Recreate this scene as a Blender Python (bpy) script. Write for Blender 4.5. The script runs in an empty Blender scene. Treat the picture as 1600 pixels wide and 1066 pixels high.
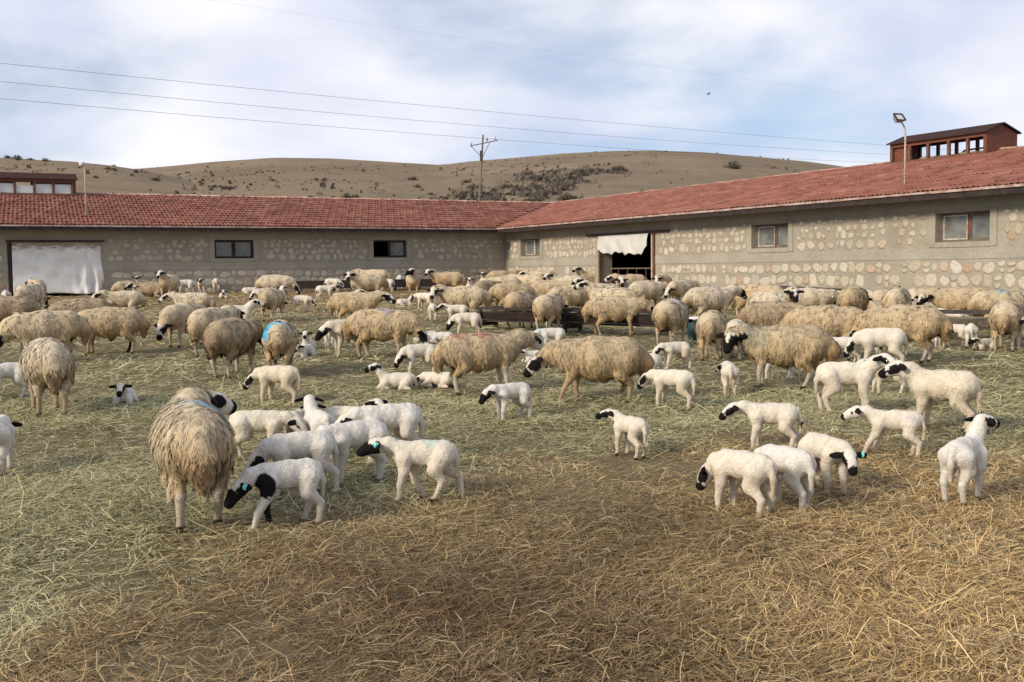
import bpy, bmesh, math, random
import numpy as np
from mathutils import Vector, Matrix, Euler

# ------------------------------------------------------------------ camera, sky, sun, exposure
scene = bpy.context.scene
col = scene.collection
cam_d = bpy.data.cameras.new('camera'); cam = bpy.data.objects.new('camera', cam_d); col.objects.link(cam)
cam_d.sensor_width = 36; cam_d.lens = 36 * 1720 / 1600; cam_d.clip_start = .05; cam_d.clip_end = 3000
cam.matrix_world = Matrix.Translation((0, 0, 1.56)) @ Matrix.Rotation(math.pi / 2 - math.atan(112 / 1720), 4, 'X') @ Matrix.Rotation(math.radians(-.65), 4, 'Z')
scene.camera = cam

SUN_EL, SUN_AZ = 27, 232          # elevation; compass azimuth of the sun (clockwise from +Y): behind the camera on the left
world = bpy.data.worlds.new('World'); scene.world = world; world.use_nodes = True
def build_sky():
    nt = world.node_tree; N = nt.nodes; L = nt.links; N.clear()
    out = N.new('ShaderNodeOutputWorld'); bg = N.new('ShaderNodeBackground')
    sky = N.new('ShaderNodeTexSky'); sky.sky_type = 'NISHITA'; sky.sun_disc = False
    sky.sun_elevation = math.radians(SUN_EL); sky.sun_rotation = math.radians(SUN_AZ); sky.altitude = 1000; sky.air_density = 1.0; sky.dust_density = .3; sky.ozone_density = 4.0
    tc = N.new('ShaderNodeTexCoord'); sep = N.new('ShaderNodeSeparateXYZ'); L.new(tc.outputs['Generated'], sep.inputs[0])
    zc = N.new('ShaderNodeMath'); zc.operation = 'MAXIMUM'; zc.inputs[1].default_value = 0.0; L.new(sep.outputs['Z'], zc.inputs[0])
    za = N.new('ShaderNodeMath'); za.operation = 'ADD'; za.inputs[1].default_value = .34; L.new(zc.outputs[0], za.inputs[0])
    dx = N.new('ShaderNodeMath'); dx.operation = 'DIVIDE'; L.new(sep.outputs['X'], dx.inputs[0]); L.new(za.outputs[0], dx.inputs[1])
    dy = N.new('ShaderNodeMath'); dy.operation = 'DIVIDE'; L.new(sep.outputs['Y'], dy.inputs[0]); L.new(za.outputs[0], dy.inputs[1])
    cb = N.new('ShaderNodeCombineXYZ'); L.new(dx.outputs[0], cb.inputs[0]); L.new(dy.outputs[0], cb.inputs[1])
    mp = N.new('ShaderNodeMapping'); mp.inputs['Location'].default_value = (-4.0, 2.0, 0); mp.inputs['Rotation'].default_value = (0, 0, .35); L.new(cb.outputs[0], mp.inputs[0])
    n1 = N.new('ShaderNodeTexNoise'); n1.inputs['Scale'].default_value = 1.7; n1.inputs['Detail'].default_value = 7; n1.inputs['Roughness'].default_value = .52; n1.inputs['Distortion'].default_value = .25
    L.new(mp.outputs[0], n1.inputs['Vector'])
    cov = N.new('ShaderNodeMapRange'); cov.interpolation_type = 'SMOOTHSTEP'; cov.inputs['From Min'].default_value = .36; cov.inputs['From Max'].default_value = .60; cov.inputs['To Min'].default_value = .40; cov.inputs['To Max'].default_value = 1.0
    L.new(n1.outputs['Fac'], cov.inputs['Value'])
    n2 = N.new('ShaderNodeTexNoise'); n2.inputs['Scale'].default_value = 2.1; n2.inputs['Detail'].default_value = 5; n2.inputs['Roughness'].default_value = .42
    mp2 = N.new('ShaderNodeMapping'); mp2.inputs['Location'].default_value = (11.0, 6.0, 1.0); L.new(cb.outputs[0], mp2.inputs[0]); L.new(mp2.outputs[0], n2.inputs['Vector'])
    cr = N.new('ShaderNodeValToRGB'); e = cr.color_ramp.elements
    e[0].position = .36; e[0].color = (6.1, 6.6, 8.3, 1); e[1].position = .64; e[1].color = (9.6, 9.5, 9.7, 1)
    L.new(n2.outputs['Fac'], cr.inputs['Fac'])
    mix = N.new('ShaderNodeMix'); mix.data_type = 'RGBA'
    L.new(cov.outputs[0], mix.inputs['Factor']); L.new(sky.outputs[0], mix.inputs['A']); L.new(cr.outputs[0], mix.inputs['B'])
    bg.inputs['Strength'].default_value = .096
    L.new(mix.outputs['Result'], bg.inputs['Color']); L.new(bg.outputs[0], out.inputs['Surface'])
build_sky()
sun_d = bpy.data.lights.new('sun', 'SUN'); sun = bpy.data.objects.new('sun', sun_d); col.objects.link(sun)
sun_d.energy = 3.4; sun_d.angle = math.radians(12); sun_d.color = (1.0, .87, .69)
az = math.radians(SUN_AZ); el = math.radians(SUN_EL)
sdir = Vector((math.sin(az) * math.cos(el), math.cos(az) * math.cos(el), math.sin(el)))   # towards the sun
sun.rotation_euler = sdir.to_track_quat('Z', 'Y').to_euler(); sun.location = sdir * 60
vs = scene.view_settings; vs.view_transform = 'Standard'; vs.look = 'None'; vs.exposure = 0.2; vs.gamma = 1.0; vs.use_curve_mapping = False
scene.render.film_transparent = False
scene.cycles.max_bounces = 6; scene.cycles.diffuse_bounces = 3; scene.cycles.transparent_max_bounces = 8
scene.cycles.use_denoising = True

# ------------------------------------------------------------------ helpers
random.seed(7); RNG = np.random.default_rng(11)
MAT = {}
def mat(name, color=(.5, .5, .5), rough=.8, spec=.3, metal=0):
    m = bpy.data.materials.new(name); m.use_nodes = True; b = m.node_tree.nodes['Principled BSDF']
    b.inputs['Base Color'].default_value = (*color, 1); b.inputs['Roughness'].default_value = rough
    b.inputs['Specular IOR Level'].default_value = spec; b.inputs['Metallic'].default_value = metal
    MAT[name] = m; return m
class NT:                                   # a small helper for node graphs
    def __init__(s, m): s.t = m.node_tree; s.b = s.t.nodes.get('Principled BSDF'); s.out = [n for n in s.t.nodes if n.type == 'OUTPUT_MATERIAL'][0]
    def n(s, typ, **kw):
        x = s.t.nodes.new('ShaderNode' + typ)
        for k, v in kw.items():
            if k in x.inputs: x.inputs[k].default_value = v
            else: setattr(x, k, v)
        return x
    def l(s, a, b): s.t.links.new(a, b)
    def coord(s, kind='Object', scale=(1, 1, 1), loc=(0, 0, 0)):
        tc = s.n('TexCoord'); mp = s.n('Mapping'); mp.inputs['Scale'].default_value = scale; mp.inputs['Location'].default_value = loc
        s.l(tc.outputs[kind], mp.inputs[0]); return mp.outputs[0]
    def noise(s, vec, scale, detail=5, rough=.55, dist=0):
        x = s.n('TexNoise'); x.inputs['Scale'].default_value = scale; x.inputs['Detail'].default_value = detail; x.inputs['Roughness'].default_value = rough; x.inputs['Distortion'].default_value = dist
        if vec is not None: s.l(vec, x.inputs['Vector'])
        return x.outputs['Fac']
    def ramp(s, fac, stops):
        r = s.n('ValToRGB'); e = r.color_ramp.elements
        while len(e) < len(stops): e.new(.5)
        for el_, (p, c) in zip(e, stops): el_.position = p; el_.color = (*c, 1) if len(c) == 3 else c
        s.l(fac, r.inputs[0]); return r.outputs[0]
    def mix(s, fac, a, b, mode='MIX'):
        x = s.n('Mix', data_type='RGBA', blend_type=mode)
        for k, v in (('Factor', fac), ('A', a), ('B', b)):
            i = [q for q in x.inputs if q.name == k and (q.type == 'RGBA' or k == 'Factor') and q.enabled][0]
            if hasattr(v, 'links'): s.l(v, i)
            else: i.default_value = v if k == 'Factor' else (*v, 1)
        return [o for o in x.outputs if o.enabled][0]
    def bump(s, h, strength=.5, dist=.02):
        b = s.n('Bump'); b.inputs['Strength'].default_value = strength; b.inputs['Distance'].default_value = dist
        s.l(h, b.inputs['Height']); s.l(b.outputs[0], s.b.inputs['Normal'])
def attr_mat(name, rough, spec, f, bs=0, bd=.01, amt=.25, sheen=0, objrand=0.0):
    m = mat(name, rough=rough, spec=spec); t = NT(m)
    a = t.n('Attribute'); a.attribute_name = 'Col'
    nf = t.noise(t.coord('Object'), f, 4)
    c = t.mix(1.0, a.outputs['Color'], t.ramp(nf, [(.25, (1 - amt,) * 3), (.75, (1 + amt * .6,) * 3)]), 'MULTIPLY')
    t.l(c, t.b.inputs['Base Color'])
    if bs: t.bump(nf, bs, bd)
    if sheen: t.b.inputs['Sheen Weight'].default_value = sheen; t.b.inputs['Sheen Roughness'].default_value = .6
    return m
def coat_mat():                             # short curly wool: fine and coarse relief, faint staining
    t = NT(attr_mat('coat', .92, .12, 110, 0, 0, .10)); p = t.coord('Object')
    a = t.noise(p, 44, 3, .6, 1.2); b = t.noise(p, 120, 3, .6); ad = t.n('Math', operation='MULTIPLY_ADD'); ad.inputs[1].default_value = .35; t.l(b, ad.inputs[0]); t.l(a, ad.inputs[2]); t.bump(ad.outputs[0], .55, .020)
    lk = [l for l in t.t.links if l.to_socket == t.b.inputs['Base Color']][0].from_socket
    c = t.mix(1.0, lk, t.ramp(a, [(.30, (.84, .82, .78)), (.55, (1.03,) * 3)]), 'MULTIPLY'); t.l(c, t.b.inputs['Base Color'])
coat_mat()
def fleece_mat():                           # wool locks take the light with the lie of the coat they grow from
    t = NT(attr_mat('fleece', .95, .1, 6, 0, 0, .05)); a = t.n('Attribute'); a.attribute_name = 'Nrm'
    v = t.n('VectorTransform', vector_type='NORMAL', convert_from='OBJECT', convert_to='WORLD')
    t.l(a.outputs['Vector'], v.inputs[0]); t.l(v.outputs[0], t.b.inputs['Normal'])
fleece_mat()
mat('eye', (.012, .008, .006), .12, .6)
mat('tag_turquoise', (.16, .62, .62), .4, .5)

def tag(o, label=None, cat=None, group=None, kind=None):
    if label: o['label'] = label
    if cat: o['category'] = cat
    if group: o['group'] = group
    if kind: o['kind'] = kind
    return o
def empty(name, loc=(0, 0, 0), rz=0.0, sc=1.0, parent=None):
    o = bpy.data.objects.new(name, None); col.objects.link(o); o.location = loc; o.rotation_euler = (0, 0, rz); o.scale = (sc,) * 3
    o.empty_display_size = .1
    if parent: o.parent = parent
    return o
def link(name, me, parent=None, loc=None, rot=None):
    o = bpy.data.objects.new(name, me); col.objects.link(o)
    if parent: o.parent = parent
    if loc is not None: o.location = loc
    if rot is not None: o.rotation_euler = rot
    return o
class MB:                                   # collects shapes, builds one mesh
    def __init__(s): s.v = []; s.f = []; s.sm = []
    def add(s, vs, fs, smooth=False):
        o = len(s.v); s.v += [tuple(map(float, p)) for p in vs]; s.f += [tuple(i + o for i in f) for f in fs]; s.sm += [smooth] * len(fs); return s
    def box(s, c, d, m=None):
        x, y, z = [q / 2 for q in d]
        vs = [Vector((sx * x, sy * y, sz * z)) for sx in (-1, 1) for sy in (-1, 1) for sz in (-1, 1)]
        if m is not None: vs = [m @ q for q in vs]
        vs = [q + Vector(c) for q in vs]
        return s.add(vs, [(0, 1, 3, 2), (4, 6, 7, 5), (0, 4, 5, 1), (2, 3, 7, 6), (0, 2, 6, 4), (1, 5, 7, 3)])
    def bar(s, a, b, w, h=None, up=(0, 0, 1)):
        a, b = Vector(a), Vector(b); d = (b - a).normalized(); up = Vector(up)
        if abs(d.dot(up)) > .98: up = Vector((1, 0, 0))
        sx = d.cross(up).normalized(); sy = sx.cross(d).normalized(); h = h or w
        vs = [p + sx * (i * w / 2) + sy * (j * h / 2) for p in (a, b) for (i, j) in ((-1, -1), (1, -1), (1, 1), (-1, 1))]
        return s.add(vs, [(0, 3, 2, 1), (4, 5, 6, 7), (0, 1, 5, 4), (1, 2, 6, 5), (2, 3, 7, 6), (3, 0, 4, 7)])
    def tube(s, pts, r, n=8, caps=True):
        pts = [Vector(p) for p in pts]; rs = r if isinstance(r, (list, tuple)) else [r] * len(pts); vs = []; ref = None
        for i, p in enumerate(pts):
            d = (pts[min(i + 1, len(pts) - 1)] - pts[max(i - 1, 0)]).normalized()
            if ref is None: ref = d.orthogonal().normalized()
            ref = (ref - d * ref.dot(d)).normalized(); bi = d.cross(ref)
            vs += [p + (ref * math.cos(2 * math.pi * k / n) + bi * math.sin(2 * math.pi * k / n)) * rs[i] for k in range(n)]
        fs = [(i * n + k, i * n + (k + 1) % n, (i + 1) * n + (k + 1) % n, (i + 1) * n + k) for i in range(len(pts) - 1) for k in range(n)]
        if caps: fs += [tuple(range(n))[::-1], tuple((len(pts) - 1) * n + k for k in range(n))]
        return s.add(vs, fs, True)
    def mesh(s, name, m):
        me = bpy.data.meshes.new(name); me.from_pydata(s.v, [], s.f); me.polygons.foreach_set('use_smooth', s.sm)
        for q in (m if isinstance(m, (list, tuple)) else [m]): me.materials.append(q)
        me.update(); return me
    def build(s, name, m, parent=None, loc=None, rot=None): return link(name, s.mesh(name, m), parent, loc, rot)
def np_mesh(name, V, Fs, colr, m):
    me = bpy.data.meshes.new(name); me.from_pydata(V, [], Fs)
    if colr is not None:
        ca = me.color_attributes.new('Col', 'FLOAT_COLOR', 'POINT'); ca.data.foreach_set('color', np.c_[colr, np.ones(len(colr))].ravel().astype(np.float32))
    me.materials.append(m); return me
def fast_quads(name, V, F, cc, m, nrm=None):
    me = bpy.data.meshes.new(name); me.vertices.add(len(V)); me.vertices.foreach_set('co', np.ascontiguousarray(V, np.float32).ravel())
    me.loops.add(F.size); me.loops.foreach_set('vertex_index', np.ascontiguousarray(F, np.int32).ravel())
    me.polygons.add(len(F)); me.polygons.foreach_set('loop_start', np.arange(0, F.size, 4, dtype=np.int32))
    me.update(calc_edges=True)
    ca = me.color_attributes.new('Col', 'FLOAT_COLOR', 'POINT'); ca.data.foreach_set('color', np.c_[cc, np.ones(len(cc))].ravel().astype(np.float32))
    if nrm is not None:
        na = me.attributes.new('Nrm', 'FLOAT_VECTOR', 'POINT'); na.data.foreach_set('vector', np.ascontiguousarray(nrm, np.float32).ravel())
    me.materials.append(m); return me
def ground_z(x, y):
    """height of the yard: it climbs gently away from the camera, a little more at the far left"""
    return .026 * np.minimum(y, 52) + .0006 * np.maximum(0, -np.maximum(x, -30)) * np.clip(y - 8, 0, 30)
# ------------------------------------------------------------------ materials of the place
def earth_mat():
    m = mat('yard_earth', rough=.95, spec=.1); t = NT(m); p = t.coord('Object')
    n1 = t.noise(p, .55, 6, .6); n2 = t.noise(p, 7, 6, .65); n3 = t.noise(t.coord('Object', (1, 2.2, 1)), 38, 5, .7)
    c1 = t.ramp(n2, [(.3, (.09, .062, .036)), (.55, (.175, .128, .074)), (.75, (.24, .185, .11))])
    c2 = t.ramp(n3, [(.32, (.15, .13, .072)), (.6, (.29, .255, .145)), (.78, (.41, .36, .215))])
    c = t.mix(t.ramp(n1, [(.35, (.45,) * 3), (.65, (.85,) * 3)]), c1, c2)
    sp_ = t.n('SeparateXYZ'); t.l(p, sp_.inputs[0]); mr = t.n('MapRange'); mr.inputs['From Min'].default_value = 20; mr.inputs['From Max'].default_value = 30; t.l(sp_.outputs['Y'], mr.inputs['Value'])
    t.l(t.mix(mr.outputs[0], c, t.ramp(n2, [(.3, (.20, .125, .065)), (.7, (.36, .25, .14))])), t.b.inputs['Base Color'])
    t.bump(n3, .9, .03); return m
def hill_mat():
    m = mat('dry_hillside', rough=.95, spec=.05); t = NT(m); p = t.coord('Object')
    n1 = t.noise(p, .022, 6, .6); n2 = t.noise(t.coord('Object', (1, .55, 1)), .10, 7, .7, .6); n3 = t.noise(p, .8, 5, .7)
    c = t.ramp(n1, [(.3, (.175, .138, .096)), (.5, (.225, .174, .120)), (.7, (.270, .206, .140))])
    c = t.mix(t.ramp(n2, [(.48, (0,) * 3), (.64, (.6,) * 3)]), c, (.145, .122, .086))
    c = t.mix(t.ramp(n3, [(.57, (0,) * 3), (.68, (.6,) * 3)]), c, (.10, .086, .062))
    t.l(c, t.b.inputs['Base Color']); t.bump(n3, .6, .5); return m
def plaster_mat(name, base, damp):
    m = mat(name, rough=.93, spec=.12); t = NT(m); p = t.coord('Object')
    n1 = t.noise(p, 1.1, 6, .6); n2 = t.noise(t.coord('Object', (1, 1, 4)), 2.2, 5, .6); n3 = t.noise(p, 26, 6, .7)
    c = t.ramp(n1, [(.3, [q * .74 for q in base]), (.55, base), (.75, [min(1, q * 1.22) for q in base])])
    c = t.mix(t.ramp(n2, [(.52, (0,) * 3), (.72, (.6,) * 3)]), c, damp)
    c = t.mix(.35, c, t.ramp(n3, [(.3, (.12, .105, .08)), (.7, (.48, .43, .34))]))
    t.l(c, t.b.inputs['Base Color']); t.bump(n3, .8, .02); return m
def stone_mat():
    m = mat('field_stone', rough=.9, spec=.15); t = NT(m)
    oi = t.n('ObjectInfo'); n = t.noise(t.coord('Object'), 9, 5, .65)
    pos = t.n('NewGeometry'); cell = t.n('TexVoronoi'); cell.inputs['Scale'].default_value = 3.1; t.l(pos.outputs['Position'], cell.inputs['Vector'])
    wn = t.n('TexWhiteNoise'); wn.noise_dimensions = '1D'; t.l(oi.outputs['Random'], wn.inputs['W'])
    c = t.ramp(wn.outputs['Value'], [(.0, (.46, .41, .32)), (.22, (.60, .55, .45)), (.45, (.52, .45, .34)), (.62, (.64, .595, .51)), (.80, (.52, .445, .34)), (.90, (.45, .42, .37)), (.965, (.48, .33, .22)), (1, (.62, .53, .43))])
    c = t.mix(.9, c, t.ramp(n, [(.28, (.58,) * 3), (.7, (1.12,) * 3)]), 'MULTIPLY')
    t.l(c, t.b.inputs['Base Color']); t.bump(n, .7, .02); return m
def tile_mat():
    m = mat('roof_tile', rough=.85, spec=.2); t = NT(m)
    a = t.n('Attribute'); a.attribute_name = 'Col'; oi = t.n('ObjectInfo')
    n1 = t.noise(t.coord('Object'), .8, 5, .6); 
    pos = t.n('NewGeometry'); n2 = t.n('TexNoise'); n2.inputs['Scale'].default_value = 1.3; n2.inputs['Detail'].default_value = 6; t.l(pos.outputs['Position'], n2.inputs['Vector'])
    n3 = t.n('TexNoise'); n3.inputs['Scale'].default_value = 22; n3.inputs['Detail'].default_value = 5; t.l(pos.outputs['Position'], n3.inputs['Vector'])
    c = t.mix(1.0, a.outputs['Color'], t.ramp(n2.outputs['Fac'], [(.3, (.82, .81, .80)), (.7, (1.10, 1.11, 1.10))]), 'MULTIPLY')
    c = t.mix(t.ramp(n3.outputs['Fac'], [(.60, (0,) * 3), (.78, (.22,) * 3)]), c, (.28, .20, .15))
    t.l(c, t.b.inputs['Base Color']); return m
earth_mat(); hill_mat(); stone_mat(); tile_mat()
plaster_mat('lime_plaster', (.385, .35, .285), (.265, .235, .185)); plaster_mat('grey_concrete', (.415, .39, .33), (.30, .275, .225))
def worn(name, a, b, f=14, rough=.7, spec=.3, metal=0, th=(.42, .6)):
    m = mat(name, a, rough, spec, metal); t = NT(m); n = t.noise(t.coord('Object'), f, 6, .65)
    t.l(t.mix(t.ramp(n, [(th[0], (0,) * 3), (th[1], (1,) * 3)]), a, b), t.b.inputs['Base Color']); t.bump(n, .3, .01); return m
worn('rust_red', (.19, .055, .035), (.10, .05, .032), 9); worn('rust_brown', (.115, .055, .035), (.17, .085, .05), 9)
worn('dark_timber', (.045, .03, .025), (.024, .017, .016), 6); worn('grey_timber', (.20, .165, .125), (.115, .09, .07), 12)
worn('galvanised', (.42, .43, .43), (.30, .30, .29), 20, .5, .5, .3); worn('pale_paint', (.62, .58, .52), (.40, .32, .26), 18, .6)
worn('trough_iron', (.045, .04, .042), (.085, .065, .055), 10, .6); worn('white_tarp', (.62, .62, .60), (.54, .53, .50), 3, .75, .3)
worn('tarp_dirty', (.42, .33, .24), (.60, .55, .47), 5, .8, .2); worn('flashing', (.46, .36, .32), (.30, .17, .14), 5, .6)
worn('ridge_mortar', (.45, .35, .27), (.36, .19, .14), 3.5, .9, .1); worn('pole_wood', (.17, .14, .11), (.12, .098, .08), 6); worn('cupola_roof', (.06, .034, .030), (.04, .028, .027), 7, .9, .05)
worn('green_barrel', (.02, .055, .06), (.012, .03, .035), 8, .5); worn('grey_pillar', (.36, .33, .28), (.26, .235, .2), 6)
worn('cream_post', (.58, .51, .41), (.42, .35, .27), 9)
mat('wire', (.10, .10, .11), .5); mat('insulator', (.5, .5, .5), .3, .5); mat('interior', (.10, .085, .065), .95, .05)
mat('bird_plumage', (.06, .06, .07), .8); mat('lamp_glass', (.55, .56, .56), .15, .5); mat('white_rim', (.7, .71, .72), .5)
def glass_mat():
    m = mat('window_glass', (.035, .04, .042), .12, .5); t = NT(m); n = t.noise(t.coord('Object'), 3, 5)
    t.l(t.ramp(n, [(.3, (.10, .108, .11)), (.7, (.22, .225, .215))]), t.b.inputs['Base Color'])  # pale patchy base colour paints the sky's reflection into the panes
    t.l(t.ramp(n, [(.3, (.08,) * 3), (.75, (.45,) * 3)]), t.b.inputs['Roughness'])
    m2 = mat('clear_pane'); t2 = NT(m2); tr = t2.n('BsdfTransparent'); gl = t2.n('BsdfGlossy'); gl.inputs['Roughness'].default_value = .08; mx = t2.n('MixShader'); mx.inputs[0].default_value = .14
    tr.inputs['Color'].default_value = (.9, .93, .93, 1); t2.l(tr.outputs[0], mx.inputs[1]); t2.l(gl.outputs[0], mx.inputs[2]); t2.l(mx.outputs[0], t2.out.inputs['Surface'])
    m3 = mat('milky_pane', (.80, .84, .82), .5); t3 = NT(m3); di = t3.n('BsdfTranslucent'); di.inputs['Color'].default_value = (.74, .80, .78, 1); mx = t3.n('MixShader'); mx.inputs[0].default_value = .75
    t3.l(di.outputs[0], mx.inputs[1]); t3.l(t3.b.outputs[0], mx.inputs[2]); t3.l(mx.outputs[0], t3.out.inputs['Surface'])
glass_mat()

# ------------------------------------------------------------------ ground and hills
def build_ground():
    xs = np.r_[-400, -150, -60, np.arange(-30, 30.1, .5), 60, 150, 400]; ys = np.r_[-40, -10, np.arange(-4, 56, .5), 60, 64]
    X, Y = np.meshgrid(xs, ys, indexing='ij')
    Z = ground_z(X, Y) + .022 * np.sin(X * 1.7 + np.sin(Y * .9)) * np.sin(Y * 1.3 + .6 * np.sin(X * 1.1)) * (np.abs(X) < 30)
    V = np.stack([X, Y, Z], -1).reshape(-1, 3); n = len(ys)
    Fs = [(i * n + j, (i + 1) * n + j, (i + 1) * n + j + 1, i * n + j + 1) for i in range(len(xs) - 1) for j in range(n - 1)]
    me = bpy.data.meshes.new('ground'); me.from_pydata(V.tolist(), [], Fs); me.polygons.foreach_set('use_smooth', [True] * len(Fs)); me.materials.append(MAT['yard_earth'])
    tag(link('ground', me), kind='structure')
build_ground()

# crest of the far hills as (direction x/y seen from the yard, height per metre of distance)
FAR_CREST = [(-1.6, .085), (-.9, .098), (-.60, .100), (-.46, .099), (-.34, .094), (-.315, .0955), (-.27, .0995), (-.212, .1028), (-.16, .1015), (-.10, .0972), (-.062, .0945), (-.035, .0975), (0, .0999), (.046, .1035), (.093, .1053), (.127, .1054), (.174, .1033), (.232, .0975), (.267, .0940), (.308, .0880), (.36, .081), (.46, .071), (.7, .06), (1.6, .05)]
NEAR_CREST = [(-1.6, .120), (-.9, .114), (-.60, .1085), (-.46, .1055), (-.43, .1035), (-.395, .1015), (-.36, .0975), (-.335, .0935), (-.30, .086), (-.25, .076), (-.18, .06), (-.1, .03), (.1, .01)]
def crest(tbl, s): return np.interp(s, [p[0] for p in tbl], [p[1] for p in tbl])
def hnoise(x, y):
    return (np.sin(x * .045 + 1.2 * np.sin(y * .03)) * np.cos(y * .05 + .8 * np.sin(x * .037)) + .5 * np.sin(x * .11 + 2 + np.sin(y * .09)) * np.cos(y * .13 + 1) + .22 * np.sin(x * .31 + np.sin(y * .27) * 2) * np.sin(y * .36))
def hill_point(tbl, s, t, R, y0=56.):
    """a point on a hill: s = bearing (x/y), t = 0 at the foot, 1 on the crest, beyond it the far side"""
    y = y0 + (R - y0) * t
    zc = 1.56 + crest(tbl, s) * R
    prof = np.where(t <= 1, t * .94 + .06 * t * t, 1 - ((t - 1) * 1.1) ** 2 * 2.5)
    z = 1.35 + (zc - 1.35) * prof
    x = s * y
    z = z + hnoise(x, y) * np.clip(t * (1 - t) * 4, 0, 1) * .55 * (t <= 1)
    return np.stack([x, y, z], -1)
def build_hill(name, tbl, R, s0, s1):
    s = np.linspace(s0, s1, 300); t = np.r_[np.linspace(0, 1, 80), np.linspace(1.02, 1.5, 12)]
    S, T = np.meshgrid(s, t, indexing='ij'); P = hill_point(tbl, S, T, R).reshape(-1, 3); n = len(t)
    Fs = [(i * n + j, (i + 1) * n + j, (i + 1) * n + j + 1, i * n + j + 1) for i in range(len(s) - 1) for j in range(n - 1)]
    me = bpy.data.meshes.new(name); me.from_pydata(P.tolist(), [], Fs); me.polygons.foreach_set('use_smooth', [True] * len(Fs)); me.materials.append(MAT['dry_hillside'])
    tag(link(name, me), kind='structure')
build_hill('hill', FAR_CREST, 300., -1.5, 1.5)
build_hill('hill', NEAR_CREST, 190., -1.5, .08)

# ------------------------------------------------------------------ barns: local x runs along the back wing, local y along the right wing
BA = math.atan2(-.46, -.8879); BC = (-.2, 37.2, 0)
B_M = Matrix.Translation(BC) @ Matrix.Rotation(BA, 4, 'Z')
def bl(a, b, z): return B_M @ Vector((a, b, z))
EAVE, OV, SL, RIDGE_S = 2.89, .60, .240, 4.3
def roof_z(s): return EAVE + (s + OV) * SL
back_barn = tag(empty('barn', BC, BA), 'long low stone barn with red tiled roof along the back of the yard', 'barn')
right_barn = tag(empty('barn', BC, BA), 'stone barn wing with red tiled roof running up the right side of the yard', 'barn')
# frame helper: wing 'L' has its wall on local y = 0 (outside +y), wing 'R' on local x = 0 (outside +x); u along the wall, n outwards
def wp(w, u, n, z): return (u, n, z) if w == 'L' else (n, u, z)
def wbox(mb, w, u0, u1, n0, n1, z0, z1):
    return mb.box(wp(w, (u0 + u1) / 2, (n0 + n1) / 2, (z0 + z1) / 2), wp(w, u1 - u0, n1 - n0, z1 - z0))
OPEN = {'L': [(12.85, 15.2, -1, 2.45), (8.5, 9.67, 1.98, 2.53), (3.55, 4.69, 1.98, 2.53)],
        'R': [(1.15, 2.45, 1.98, 2.53), (6.0, 8.7, -1, 2.48), (12.72, 13.98, 1.98, 2.53), (18.1, 19.33, 1.98, 2.53), (24.0, 25.2, 1.98, 2.53)]}
LEN = {'L': 27., 'R': 31.}
def build_wall(w, root):
    mb = MB(); cuts = sorted({-.0, LEN[w], *[c for o in OPEN[w] for c in o[:2]]})
    for u0, u1 in zip(cuts, cuts[1:]):
        o = [q for q in OPEN[w] if q[0] < (u0 + u1) / 2 < q[1]]
        if not o: wbox(mb, w, u0, u1, -.42, 0, 0, 3.0)
        else:
            if o[0][2] > 0: wbox(mb, w, u0, u1, -.42, 0, 0, o[0][2])
            wbox(mb, w, u0, u1, -.42, 0, o[0][3], 3.0)
    mb.build('wall', MAT['lime_plaster'], root)
    # plain concrete courses: under the eave and between the two stone bands, proud of the wall face
    for z0, z1, nm in ((2.60, 2.98, 'lintel_band'), (1.66, 1.87, 'concrete_band')):
        door = [q for q in OPEN[w] if q[2] < 0 and q[3] > z0]
        for u0, u1 in ([(.02, door[0][0]), (door[0][1], LEN[w])] if door else [(.02, LEN[w])]):
            mb = MB(); wbox(mb, w, u0, u1, -.02, .012, z0, z1); mb.build(nm, MAT['grey_concrete'], root)
    for (u0, u1, z0, z1) in OPEN[w]:
        if z0 < 0: continue
        mb = MB(); e = .15
        wbox(mb, w, u0 - e, u0 - .001, -.3, .018, z0 - .09, z1 + .045); wbox(mb, w, u1 + .001, u1 + e, -.3, .018, z0 - .09, z1 + .045)
        wbox(mb, w, u0 - .001, u1 + .001, -.3, .022, z0 - .10, z0 - .001)
        mb.build('window_surround', MAT['grey_concrete'], root)
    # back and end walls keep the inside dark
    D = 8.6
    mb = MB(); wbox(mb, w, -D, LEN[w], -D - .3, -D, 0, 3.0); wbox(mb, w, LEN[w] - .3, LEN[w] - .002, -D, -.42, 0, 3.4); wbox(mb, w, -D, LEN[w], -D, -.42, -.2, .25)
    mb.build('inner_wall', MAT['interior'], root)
build_wall('L', back_barn); build_wall('R', right_barn)

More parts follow.
